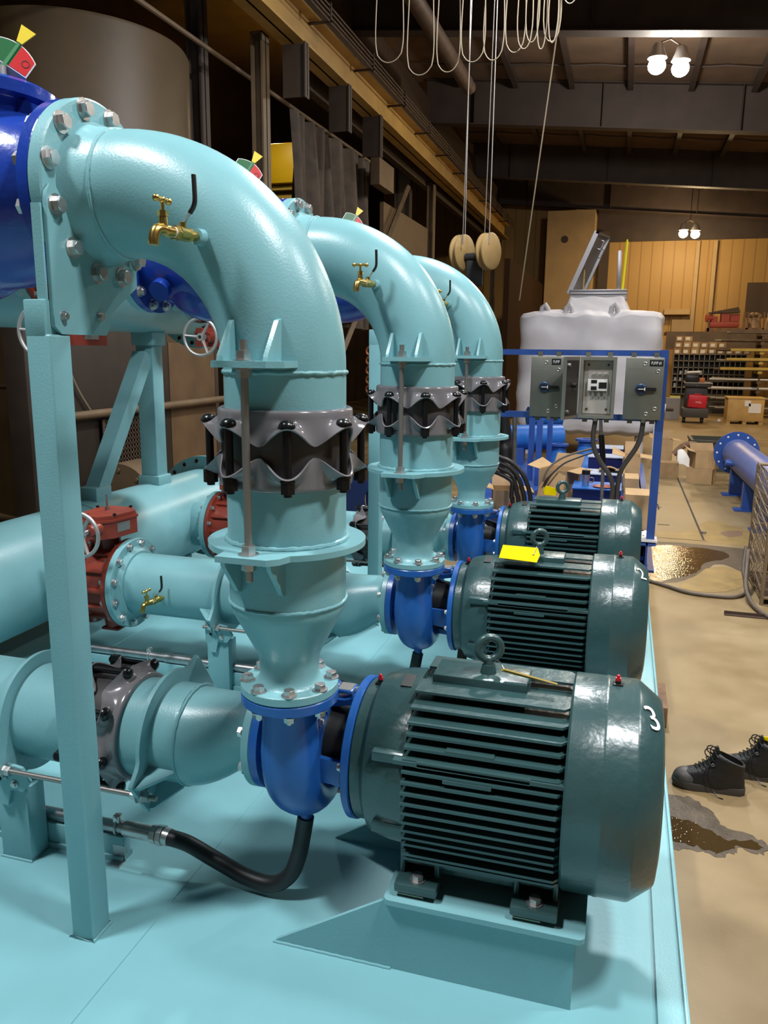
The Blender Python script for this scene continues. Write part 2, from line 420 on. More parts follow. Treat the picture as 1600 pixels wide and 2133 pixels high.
# --- hose bib with ball valve
def hose_bib(x, y, z, label, group, lever=True, tilt=0.0, tee='y'):
    t = thing('hose_bib', label, 'tap', (x, y, z), group)
    b = M(); b.cyl((x, y, z), (x-0.004, y-0.018, z), 0.011, n=16); b.cyl((x-0.004, y-0.018, z), (x-0.008, y-0.030, z), 0.0165, n=6); b.cyl((x-0.008, y-0.030, z), (x-0.012, y-0.062, z), 0.0165, n=20); b.cyl((x-0.012, y-0.062, z), (x-0.014, y-0.076, z), 0.0175, n=6)
    b.cyl((x-0.008, y-0.045, z+0.014), (x-0.008, y-0.045, z+0.026), 0.008, n=12); part('ball_valve', b, BRASS, t)
    b = M(); b.cyl((x-0.014, y-0.076, z), (x-0.0147, y-0.081, z), 0.0125, n=20); part('thread_tape', b, PTFE, t)
    b = M(); p = bez([(x-0.0147, y-0.081, z), (x-0.018, y-0.100, z), (x-0.021, y-0.118, z+0.002), (x-0.024, y-0.134, z-0.004), (x-0.026, y-0.142, z-0.022), (x-0.0265, y-0.144, z-0.036)], 6)
    b.tube(p, [0.0135]*8 + [0.0125]*(len(p)-8), 18)
    b.cyl((x-0.02, y-0.11, z+0.004), (x-0.02, y-0.11, z+0.030), 0.0115, 0.0095, n=18); b.cyl((x-0.02, y-0.11, z+0.030), (x-0.02, y-0.11, z+0.042), 0.0125, n=6); b.cyl((x-0.02, y-0.11, z+0.042), (x-0.02, y-0.11, z+0.060), 0.0045, n=10)
    part('faucet_body', b, BRASS, t)
    b = M(); zz = z+0.066; d = Vector((0, 0.026, 0)) if tee == 'y' else Vector((0.024, 0.006, 0)); c = Vector((x-0.02, y-0.11, zz))
    b.tube([c-d, c, c+d], 0.0045, 10)
    for s in (-1, 1): b.ball(c + d*s, 0.0085, n=12)
    b.ball(c, 0.0075, n=12); part('tee_handle', b, BRASS, t)
    if lever:
        b = M(); q = [(x-0.008, y-0.045, z+0.024), (x-0.002, y-0.044, z+0.028), (x+0.016, y-0.044, z+0.052)]
        b.tube(q, 0.006, 8, r2=0.003); part('lever_arm', b, ZINC, t)
        b = M(); q = bez([(x+0.012, y-0.044, z+0.046), (x+0.022, y-0.044, z+0.060), (x+0.026, y-0.044, z+0.074), (x+0.026, y-0.044, z+0.100), (x+0.025, y-0.044, z+0.130)], 5)
        b.tube(q, 0.008, 10, r2=0.005); part('lever_grip', b, BLACKP, t)
    return t
t = hose_bib(-0.148, Y0-0.185, 2.212, 'brass tap with black lever on the nearest elbow', 'brass sampling taps on the elbows', tee='y')
for i, lb in ((1, 'brass tap with black lever on the middle elbow, T handle spread sideways'), (2, 'brass tap with black lever on the farthest elbow')):
    if i == 1: hose_bib(-0.148, Y0-0.185+PITCH, 2.212, lb, 'brass sampling taps on the elbows', tee='x')
    else: dup(t, (0, PITCH*2, 0), lb)

# --- wavy ring pipe coupling (any axis)
def coupling(name, label, group, c, ax, r, TH0, nb=8):
    c = Vector(c); a, u, v = frame(ax)
    t = thing(name, label, 'pipe coupling', c, group)
    b = M(); b.lathe([(r+0.0005, -0.085), (r+0.006, -0.085), (r+0.010, -0.05), (r+0.012, 0), (r+0.010, 0.05), (r+0.006, 0.085), (r+0.0005, 0.085)], c, a, 64); part('sleeve', b, SLEEVE, t)
    for s in (1, -1):
        def f(i, j, s=s):
            th = 2*PI*i; w = 0.5 + 0.5*cos(nb*(th - TH0)); w = w**0.85
            prof = [(r+0.001, 0.102), (r+0.010, 0.104), (r+0.0165, 0.100), (r+0.018, 0.092), (r+0.018, 0.078)]
            tip_r, tip_h = r + 0.022 + 0.037*w, 0.014 + 0.050*w
            mid = (r+0.020 + 0.010*w, 0.5*(0.078 + tip_h) + 0.004*w)
            prof += [mid, ((mid[0]+tip_r)/2 + 0.001, tip_h + 0.35*(mid[1]-tip_h) + 0.004*w), (tip_r, tip_h)]
            k = j*(len(prof)-1); k0 = min(int(k), len(prof)-2); fr = k-k0
            rr = prof[k0][0]*(1-fr) + prof[k0+1][0]*fr; h = prof[k0][1]*(1-fr) + prof[k0+1][1]*fr
            return c + u*(rr*cos(th)) + v*(rr*sin(th)) + a*(s*h)
        b = M(); b.grid(f, 160, 15, cu=True); b.solid(0.0045); part('end_ring', b, GREY, t, ang=50)
    bm_ = M(); bm_.cyl((0,0,-0.088), (0,0,0.066), 0.0105, n=14); bm_.lathe([(0.0215, 0.065), (0.0215, 0.069), (0.017, 0.078), (0.009, 0.083), (0, 0.084)], (0,0,0), (0,0,1), 18)
    bd = bm_.data('bolt', BLACKB)
    nm = M(); nm.cyl((0,0,-0.066), (0,0,-0.070), 0.0195, n=18); nm.cyl((0,0,-0.070), (0,0,-0.099), 0.0195, n=6); nm.cyl((0,0,-0.099), (0,0,-0.107), 0.0105, n=12); nd = nm.data('nut', BLACKB)
    for k in range(nb):
        th = TH0 + 2*PI*k/nb; p = c + u*((r+0.041)*cos(th)) + v*((r+0.041)*sin(th))
        o = inst('bolt', bd, t, p, a, th)
        n_ = bpy.data.objects.new('nut', nd); COL.objects.link(n_); n_.parent = o
    return t
# frame for +Z: u = -Y, v = +X ; bolt facing the camera
t = coupling('pipe_coupling', 'grey wavy ring coupling around the nearest vertical pipe', 'grey pipe couplings on the vertical pipes', (0, Y0, 1.695), (0,0,1), 0.162, rad(24))
LINE.append((t, ['grey wavy ring coupling around the middle vertical pipe', 'grey wavy ring coupling around the farthest vertical pipe']))

# --- discharge reducer with ring plate
def reducer():
    t = thing('discharge_reducer', 'nearest teal tapering pipe standing on the front pump', 'pipe', (0, Y0, 0.994), 'teal tapering pipes on the pumps')
    b = M(); pr = [(0.150, 1.69), (0.162, 1.69), (0.162, 1.275), (0.1615, 1.262), (0.160, 1.250), (0.1565, 1.237), (0.150, 1.225), (0.130, 1.186), (0.110, 1.147), (0.0915, 1.110), (0.0875, 1.099), (0.0855, 1.086), (0.0845, 1.06), (0.0845, 1.045), (0.090, 1.030), (0.100, 1.021), (0.080, 1.021)]
    b.lathe(pr, (0, Y0, 0), (0,0,1), 64); part('cone_pipe', b, TEAL, t)
    rr = random.Random(5); m = 96
    b = M(); b.tube([(0.1622*cos(2*PI*i/m), Y0+0.1622*sin(2*PI*i/m), 1.268+rr.uniform(-.001, .001)) for i in range(m)], [rr.uniform(.004, .0055) for _ in range(m)], 8, closed=True); part('weld_bead', b, TEAL, t)
    b = M(); b.tube([(0.1645*cos(2*PI*i/m), Y0+0.1645*sin(2*PI*i/m), 1.443+rr.uniform(-.0012, .0012)) for i in range(m)], [rr.uniform(.006, .009) for _ in range(m)], 8, closed=True); part('weld_bead', b, TEAL, t)
    b = M(); b.lathe([(0.08, 0.9945), (0.1365, 0.9945), (0.1395, 0.998), (0.1395, 1.018), (0.1365, 1.021), (0.08, 1.021)], (0, Y0, 0), (0,0,1), 64, closed=True); part('pipe_flange', b, TEAL, t)
    # ring plate with lug
    z = 1.424; Ro = 0.216; pl = []
    a0, a1 = rad(-90+25), rad(270-25)
    for k in range(57): a = a0 + (a1-a0)*k/56; pl.append((Ro*cos(a), Y0+Ro*sin(a), z))
    pl += [(-0.088, Y0-0.215, z), (-0.088, Y0-0.255, z), (0.052, Y0-0.255, z), (0.078, Y0-0.232, z)]
    b = M(); b.prism(pl, (0, 0, 0.016)); part('ring_plate', b, TEAL, t)
    for x in (-0.080, 0.046):
        b = M(); b.prism([(x, Y0-0.145, z), (x, Y0-0.243, z), (x, Y0-0.239, z-0.014), (x, Y0-0.170, z-0.098), (x, Y0-0.15, z-0.105)], (0.012, 0, 0)); part('gusset', b, TEAL, t)
    bolts(t, BOLT_M, (0, Y0, 1.021), (0,0,1), 0.119, 8, rad(22.5))
    return t
t = reducer(); LINE.append((t, ['middle teal tapering pipe, on the second pump from the front', 'farthest teal tapering pipe, left of the black cable bundle']))

# --- tie rod
def tierod(name, label, group, p, ax, L, n0, n1, rd=0.0105):
    # p at first plate, n0/n1 pairs of nut positions along the axis
    p = Vector(p); a, u, v = frame(ax)
    t = thing(name, label, 'tie rod', p, group)
    b = M(); k = int(L/0.0042); pts = [p + a*(-0.055 + 0.0042*i) for i in range(k + 26)]
    b.tube(pts, [rd*(1.0 if i % 2 else 0.93) for i in range(len(pts))], 14); part('threaded_rod', b, ROD, t, ang=60)
    nm = M(); nm.cyl((0,0,0), (0,0,0.003), rd*2.5, n=20); nm.cyl((0,0,0.003), (0,0,0.024), rd*1.85, n=6); nd = nm.data('nut', STEEL)
    for h, s in n0 + n1: inst('nut', nd, t, p + a*h, a*s, 0.5)
    return t
t = tierod('tie_rod', 'threaded steel tie rod in front of the nearest grey coupling', 'vertical tie rods', (-0.014, Y0-0.215, 1.424), (0,0,1), 0.496, [(0, -1), (0.016, 1)], [(0.480, -1), (0.496, 1)])
LINE.append((t, ['threaded steel tie rod in front of the middle grey coupling', 'threaded steel tie rod in front of the farthest grey coupling']))

# --- pump
def pump():
    t = thing('centrifugal_pump', 'bright blue centrifugal pump nearest the camera', 'pump', (0.0, YS, 0.50), 'bright blue centrifugal pumps')
    b = M(); pts = [(0, Y0, 0.968), (0, Y0, 0.93), (0, Y0, 0.87), (0, Y0-0.003, 0.80)]; R = [0.080, 0.076, 0.074, 0.076]
    for k in range(0, 29):
        a = PI + 1.66*PI*k/28; Rc = 0.168 - 0.028*k/28
        pts.append((0, YS + Rc*cos(a), ZS + Rc*sin(a))); R.append(0.076 - 0.024*k/28)
    b.tube(pts, [0.079, 0.079, 0.083, 0.088] + [0.089 - 0.012*k/28 for k in range(29)], 28, up=(1, 0, 0), r2=R)
    b.lathe([(0, -0.060), (0.10, -0.060), (0.155, -0.052), (0.165, -0.03), (0.165, 0.03), (0.155, 0.052), (0.14, 0.062), (0, 0.062)], (0, YS, ZS), (1,0,0), 48)
    b.lathe([(0.105, -0.115), (0.100, -0.10), (0.105, -0.07), (0.12, -0.055)], (0, YS, ZS), (1,0,0), 40)
    part('volute_casing', b, BLUE, t, ang=50)
    b = M(); b.lathe([(0.05, 0.9625), (0.1365, 0.9625), (0.1395, 0.966), (0.1395, 0.990), (0.1365, 0.9935), (0.05, 0.9935)], (0, Y0, 0), (0,0,1), 64, closed=True); part('discharge_flange', b, BLUE, t)
    b = M(); b.lathe([(0.05, -0.113), (0.1715, -0.113), (0.1715, -0.138), (0.05, -0.138)], (0, YS, ZS), (1,0,0), 64, closed=True); part('suction_flange', b, BLUE, t)
    b = M()
    b.lathe([(0.08, 0.055), (0.172, 0.055), (0.178, 0.062), (0.178, 0.072), (0.08, 0.075)], (0, YS, ZS), (1,0,0), 56, closed=True)
    for a0 in (88, 187, 290, 345):     # four arms with open windows between
        for s in (0,):
            A = [rad(a0 - 15 + 30*k/8) for k in range(9)]
            vs = []
            for x, r0, r1 in ((0.068, 0.128, 0.158), (0.120, 0.140, 0.160), (0.168, 0.150, 0.178)):
                vs.append([(x, YS + r0*cos(a), ZS + r0*sin(a)) for a in A] + [(x, YS + r1*cos(a), ZS + r1*sin(a)) for a in A[::-1]])
            rings = [[b.bm.verts.new(p) for p in q] for q in vs]
            b.bridge(rings[0], rings[1]); b.bridge(rings[1], rings[2]); b.bm.faces.new(rings[0][::-1]); b.bm.faces.new(rings[2])
    part('bracket_frame', b, BLUE, t)
    b = M(); b.lathe([(0.118, 0.062), (0.112, 0.10), (0.105, 0.165), (0, 0.166), ], (0, YS, ZS), (1,0,0), 40); part('window_shade_core', b, BLACKP, t)  # black core added to paint the shade behind the bracket windows
    b = M(); b.lathe([(0.09, 0.165), (0.210, 0.165), (0.2135, 0.168), (0.2135, 0.186), (0.210, 0.189), (0.09, 0.189)], (0, YS, ZS), (1,0,0), 72, closed=True); part('motor_flange', b, BLUE, t)
    b = M(); b.box((0.088, YS-0.03, 0.928), (0.142, YS+0.03, 0.940), 0.003); o = part('nameplate_pad', b, BLUE, t)
    b = M(); b.box((0.094, YS-0.026, 0.940), (0.136, YS+0.026, 0.9415)); part('nameplate', b, PLATE, o)
    for a in (70, 135, 205, 290):
        inst('bolt', BOLT_S, t, (0.072, YS+0.166*cos(rad(a)), ZS+0.166*sin(rad(a))), (1,0,0))
    for a in (100, 172, 195, 255): inst('bolt', BOLT_S, t, (0.165, YS+0.196*cos(rad(a)), ZS+0.196*sin(rad(a))), (-1,0,0))
    for k in range(8):
        a = rad(22.5 + 45*k); inst('nut', NUT_M, t, (0.119*sin(a), Y0-0.119*cos(a), 0.9625), (0,0,-1), a)
    b = M(); b.cyl((0.0, Y0+0.11, 0.545), (0.0, Y0+0.11, 0.500), 0.02, n=16); part('drain_boss', b, BLUE, t)
    return t
t = pump(); LINE.append((t, ['bright blue centrifugal pump, second from the front', 'bright blue centrifugal pump farthest from the camera']))

# --- motor
def motor():
    t = thing('electric_motor', 'nearest dark green finned electric motor with white number 3 on its fan cover', 'motor', (0.58, YS, 0.463), 'dark green electric motors')
    # frame with cooling fins
    b = M(); b.cyl((0.345, YS, ZS), (0.792, YS, ZS), 0.238, n=64)
    Rf = 0.288
    def fin(p0, p1, th, x0, x1, ax):
        # plate from inner to outer radius, with a clipped corner by the fan cover
        (ya, za), (yb, zb) = p0, p1
        d = Vector((0, yb-ya, zb-za)); nrm = Vector((0, -(zb-za), yb-ya)).normalized() * (th/2)
        q = [Vector((x0, ya, za)), Vector((x0, yb, zb)), Vector((x1-0.018, yb, zb)), Vector((x1, yb, zb)) - d.normalized()*min(0.022, d.length*0.6), Vector((x1, ya, za))]
        b.prism([p - nrm for p in q], nrm*2)
    for s in (-1, 1):
        for k in range(-8, 10):
            z = 0.0285*k + 0.004
            if z > 0.262 or z < -0.236: continue
            yi = math.sqrt(max(0.0025, 0.236**2 - z*z))*0.96; yo = math.sqrt(Rf**2 - z*z) + (0.012 if z > 0.2 else 0)
            if z < -0.15: yo = min(yo + 0.02, 0.272)
            th = 0.0075
            fin((YS + s*yi, ZS+z), (YS + s*yo, ZS+z), th, 0.362, 0.790, 0)
        # thicker lug rib with stepped ends
        z = 0.113; yo = math.sqrt(Rf**2 - z*z)
        ya, yb = sorted((YS + s*(yo-0.07), YS + s*(yo+0.004)))
        b.box((0.40, ya, ZS+z-0.009), (0.705, yb, ZS+z+0.009), 0.004); b.box((0.335, ya, ZS+z-0.007), (0.795, yb if s < 0 else yb-0.008, ZS+z+0.006), 0.003)
        for zz in (0.150, 0.082):
            yo2 = math.sqrt(Rf**2 - zz*zz); y1, y2 = sorted((YS + s*(yo2-0.05), YS + s*(yo2+0.001)))
            b.box((0.475, y1, ZS+zz-0.006), (0.605, y2, ZS+zz+0.005), 0.002)
    part('finned_frame', b, MGREEN, t, ang=30)
    b = M(); b.box((0.395, YS-0.062, ZS+0.22), (0.665, YS+0.062, ZS+0.288), 0.006); part('lifting_pad', b, MGREEN, t)
    b = M(); b.lathe([(0, 0.190), (0.205, 0.190), (0.209, 0.194), (0.209, 0.222), (0.214, 0.226), (0.236, 0.240), (0.243, 0.262), (0.252, 0.300), (0.256, 0.358), (0.22, 0.362), (0, 0.362)], (0, YS, ZS), (1,0,0), 64)
    for a in (155, 205, 335): 
        c = Vector((0.315, YS+0.255*cos(rad(a)), ZS+0.255*sin(rad(a)))); b.box(c - Vector((0.045, 0.016, 0.014)), c + Vector((0.045, 0.016, 0.014)), 0.004)
    for a in (150, 200):
        c = Vector((0.28, YS+0.247*cos(rad(a)), ZS+0.247*sin(rad(a))))
    part('end_bell', b, MGREEN, t)
    b = M(); b.box((0.305, YS-0.075, ZS+0.2495), (0.338, YS-0.012, ZS+0.2515), rot=Matrix.Rotation(rad(9.8), 3, 'X')); part('rating_plate', b, BLACKP, t)
    b = M()
    pr = [(0.24, 0.788), (0.292, 0.786), (0.298, 0.792), (0.298, 0.872), (0.2995, 0.876), (0.2995, 0.884), (0.298, 0.888), (0.298, 0.958), (0.295, 0.966), (0.252, 1.022), (0.246, 1.026), (0, 1.026)]
    b.lathe(pr, (0, YS, ZS), (1,0,0), 80); fc = part('fan_cover', b, MGREEN, t)
    b = M()
    for k in range(8): b.torus((1.027, YS, ZS), (1,0,0), 0.05 + 0.024*k, 0.0035, 40, 6)
    part('fan_grille', b, MGREEN, fc)
    # mounting feet
    for x0, x1 in ((0.345, 0.465), (0.665, 0.790)):
        for s in (-1, 1):
            b = M(); ya, yb = sorted((YS + s*0.268, YS + s*0.165)); b.box((x0, ya, 0.476), (x1, yb, 0.503), 0.005)
            ya, yb = sorted((YS + s*0.215, YS + s*0.150)); b.box((x0+0.004, ya, 0.50), (x0+0.018, yb, 0.60), 0.003); b.box((x1-0.018, ya, 0.50), (x1-0.004, yb, 0.60), 0.003); 
            ya, yb = sorted((YS + s*0.165, YS + s*0.150)); b.box((x0+0.01, ya, 0.50), (x1-0.01, yb, 0.60))
            o = part('mounting_foot', b, MGREEN, t)
            inst('bolt', BOLT_M, o, ((x0+x1)/2, YS + s*0.235, 0.503), (0,0,1), 0.3)
            b = M(); ya, yb = sorted((YS + s*0.258, YS + s*0.15)); b.box((x0+0.008, ya, 0.4615), (x0+0.082, yb, 0.468)); b.box((x0+0.006, ya+0.004, 0.469), (x0+0.078, yb, 0.4755)); part('shim', b, SHIM, o)
    for s in (-1, 1):
        b = M(); ya, yb = sorted((YS + s*0.19, YS + s*0.165)); b.box((0.455, ya, 0.503), (0.68, yb, 0.548), 0.004); ya, yb = sorted((YS + s*0.175, YS + s*0.10)); b.box((0.455, ya, 0.548), (0.675, yb, 0.585), 0.003); part('foot_rail', b, MGREEN, t)
    # eyebolt
    b = M(); zt = ZS+0.302; b.cyl((0.546, YS, zt-0.0145), (0.546, YS, zt+0.012), 0.024, 0.018, 20); b.cyl((0.546, YS, zt+0.012), (0.546, YS, zt+0.03), 0.014, 0.012, 16); b.torus((0.546, YS, zt+0.058), (0.42, -1, 0), 0.033, 0.0115, 36, 12); part('eyebolt', b, MGREEN, t)
    for x, r in ((0.904, 0.298), (0.222, 0.211)):
        b = M(); b.box((x-0.014, YS-0.012, ZS+r-0.004), (x+0.014, YS+0.012, ZS+r+0.004), 0.003); b.cyl((x, YS, ZS+r+0.003), (x, YS, ZS+r+0.012), 0.008, n=8); o = part('grease_fitting', b, BLACKP, t)
        b = M(); b.cyl((x, YS, ZS+r+0.012), (x, YS, ZS+r+0.020), 0.0075, n=14); b.ball((x, YS, ZS+r+0.024), 0.0055, n=10); part('cap', b, REDC, o, 'red grease cap')
    return t
t = motor()
m2 = dup(t, (0, PITCH, 0), 'middle dark green finned electric motor, carrying a bright yellow tag')
m3 = dup(t, (0, PITCH*2, 0), 'farthest dark green finned electric motor, in front of the stainless switch boxes')
# hand painted number on the chamfer of the nearest fan cover
import mathutils
def chamfer_mark(parent, body, ang, dy, size=0.085):
    nx, nr = 0.609, 0.793; th = rad(ang)
    n = Vector((nx, nr*cos(th), nr*sin(th))).normalized()
    up = Vector((-0.793, 0.609*cos(th), 0.609*sin(th))).normalized(); r_ = up.cross(n).normalized()
    Rm = Matrix((r_, up, n)).transposed() @ Matrix.Rotation(rad(-62), 3, 'Z')
    p = Vector((0.994, YS + dy + 0.2735*cos(th), ZS + 0.2735*sin(th))) + n*0.003
    return text('painted_number', body, size, WHITE, parent, p, Rm, 0.0008)
chamfer_mark(t, '3', 112, 0.0, 0.10)
chamfer_mark(m2, '2', 112, PITCH)

# tags wired to the eyebolts
def tag(label, pts, m, loc, hole=True):
    t = thing('hang_tag', label, 'tag', loc, 'tags wired to the motor eyebolts')
    b = M(); b.prism(pts, (0, 0, 0.0016)); part('tag_card', b, m, t)
    return t
zt = ZS + 0.304
def quad(pts, d): return [(x, y, z) for x, y, z in pts]
tg = thing('hang_tag', 'bright yellow tag lying on top of the middle motor', 'tag', (0.47, YS+PITCH-0.10, 1.065), 'tags wired to the motor eyebolts')
b = M(); A, B_, C_, D = Vector((0.388, YS+PITCH-0.060, 1.082)), Vector((0.385, YS+PITCH-0.155, 1.046)), Vector((0.552, YS+PITCH-0.155, 1.038)), Vector((0.545, YS+PITCH-0.058, 1.080))
b.prism([A, B_, C_, (C_+D)/2 + Vector((0.012, 0, 0)), D], (0, 0.0006, 0.0016)); part('tag_card', b, YTAG, tg)
b = M(); b.cyl(Vector((0.532, YS+PITCH-0.107, 1.0565)), Vector((0.532, YS+PITCH-0.109, 1.0635)), 0.0045, n=12); part('eyelet', b, BLACKP, tg)
b = M(); b.tube(bez([(0.532, YS+PITCH-0.107, 1.062), (0.54, YS+PITCH-0.06, 1.085), (0.545, YS+PITCH-0.012, 1.09), (0.548, YS+PITCH+0.012, 1.085)], 6), 0.0012, 6); part('wire', b, ZINC, tg)
tg = thing('hang_tag', 'olive yellow tag seen edge on, on top of the nearest motor', 'tag', (0.63, YS-0.06, 1.06), 'tags wired to the motor eyebolts')
b = M(); b.prism([(0.588, YS-0.045, 1.070), (0.600, YS-0.05, 1.076), (0.745, YS-0.060, 1.056), (0.740, YS-0.045, 1.0465), (0.60, YS-0.035, 1.062)], (0, 0.004, 0.003)); part('tag_card', b, mat('tag_edge_card', (0.30, 0.20, 0.02), 0.5), tg)
b = M(); b.tube(bez([(0.597, YS-0.045, 1.074), (0.58, YS-0.015, 1.083), (0.565, YS-0.005, 1.085), (0.556, YS, 1.082)], 6), 0.0012, 6); part('wire', b, ZINC, tg)
tg = thing('hang_tag', 'yellow tag hanging beside the eyebolt of the farthest motor', 'tag', (0.49, YS+2*PITCH, 1.06), 'tags wired to the motor eyebolts')
b = M(); b.prism([(0.435, YS+2*PITCH-0.005, 1.063), (0.505, YS+2*PITCH-0.02, 1.063), (0.515, YS+2*PITCH-0.01, 1.105), (0.44, YS+2*PITCH+0.01, 1.118), (0.425, YS+2*PITCH+0.01, 1.09)], (0.001, 0.002, 0)); part('tag_card', b, YTAG, tg)

# --- upper blue check valve with open / shut indicator
def check_valve():
    t = thing('check_valve', 'glossy royal blue valve at the left edge, bolted to the nearest elbow flange', 'valve', (-0.93, Y0, 2.10), 'royal blue valves behind the elbows')
    zc = 2.35
    b = M(); b.lathe([(0.165, -0.59), (0.175, -0.61), (0.185, -0.63), (0.215, -0.72), (0.235, -0.80), (0.245, -0.90), (0.245, -0.98), (0.225, -1.10), (0.19, -1.20), (0.172, -1.24), (0.165, -1.27)], (0, Y0, zc), (1,0,0), 56)
    b.lathe([(0.19, 0.0), (0.19, 0.12), (0.20, 0.13), (0.225, 0.135), (0.225, 0.165), (0.21, 0.175), (0, 0.18)], (-0.93, Y0, zc+0.12), (0, 0, 1), 48)
    b.ball((-1.0, Y0, zc-0.10), 0.2, (1.0, 0.95, 0.9), 32)
    for s in (-1, 1):
        b.prism([(-0.575, Y0+s*0.05, zc+0.19), (-0.80, Y0+s*0.05, zc+0.27), (-0.80, Y0+s*0.05, zc+0.1), (-0.6, Y0+s*0.05, zc+0.1)], (0, 0.02, 0))
    b.lathe([(0.10, 0.0), (0.095, 0.10), (0.10, 0.11), (0, 0.112)], (-0.93, Y0-0.16, zc), (0, -1, 0), 32)
    b.cyl((-1.12, Y0-0.20, zc-0.14), (-1.12, Y0-0.236, zc-0.16), 0.045, n=24)
    part('valve_body', b, VBLUE, t, ang=45)
    for x0, x1 in ((-0.5715, -0.606), (-1.305, -1.270)):
        b = M(); b.lathe([(0.15, x0), (0.238, x0), (0.2415, x0 + (0.003 if x1 > x0 else -0.003)), (0.2415, x1), (0.15, x1)], (0, Y0, zc), (1,0,0), 72, closed=True); part('flange', b, VBLUE, t)
    bolts(t, NUT_L, (-0.606, Y0, zc), (-1,0,0), 0.214, 12, rad(15), 'nut'); bolts(t, NUT_L, (-1.270, Y0, zc), (1,0,0), 0.214, 12, rad(15), 'nut')
    # indicator
    c = Vector((-0.80, Y0-0.04, 2.675))
    n = Vector((0.50, -0.84, 0.22)).normalized(); tt = Vector((0, 0, 1)); r_ = tt.cross(n).normalized(); u_ = n.cross(r_)
    q, d = r_*cos(rad(-33)) + u_*sin(rad(-33)), u_*cos(rad(-33)) - r_*sin(rad(-33))
    def shield(q0, q1, e=0.0):
        A = [c + q*(q0 + (q1-q0)*i/8) + d*(0.092 - 5.5*(q0 + (q1-q0)*i/8)**2 - e) for i in range(9)]
        return [c + q*q1 + d*(0.022+e), c + q*q0 + d*(0.022+e)] + A
    b = M(); b.prism(shield(-0.062, 0.062), -n*0.003); o = part('indicator_plate', b, WHITE, t, 'white edged open and shut indicator plate')
    b = M(); b.prism(shield(-0.059, 0.010, 0.003), n*0.001); part('open_sector', b, GREENP, o, 'green open sector')
    b = M(); b.prism(shield(0.010, 0.059, 0.003), n*0.001); rs = part('shut_sector', b, REDP, o, 'red shut sector marked O')
    Rm = Matrix((q, d, n)).transposed()
    text('mark', 'O', 0.030, mat('dark_red_mark', (0.12, 0.003, 0.004), 0.5), o, c + q*0.042 + d*0.052 + n*0.0012, Rm, 0.0004)
    b = M(); b.prism([c + d*0.094 - q*0.008, c + d*0.140 - q*0.021, c + d*0.140 + q*0.021, c + d*0.094 + q*0.008], n*0.004); part('pointer', b, YEL, t, 'yellow pointer')
    b = M(); b.prism([c + d*0.0 - q*0.005, c + d*0.096 - q*0.004, c + d*0.096 + q*0.004, c + q*0.005], n*0.003); part('pointer_stem', b, mat('clear_green', (0.08, 0.25, 0.12), 0.3), t)
    b = M(); b.prism([c - q*0.062 + d*0.008 - n*0.02, c + q*0.062 + d*0.008 - n*0.02, c + q*0.062 + d*0.024 - n*0.004, c - q*0.062 + d*0.024 - n*0.004], n*0.003)
    b.cyl(c + Vector((0, 0.0, -0.06)), c + Vector((0, 0, 0.01)), 0.016, n=14); part('indicator_bracket', b, ALU, t)
    return t
t = check_valve(); LINE.append((t, ['royal blue valve half hidden under the nearest elbow, red and green indicator above', 'royal blue valve behind the farthest elbows']))

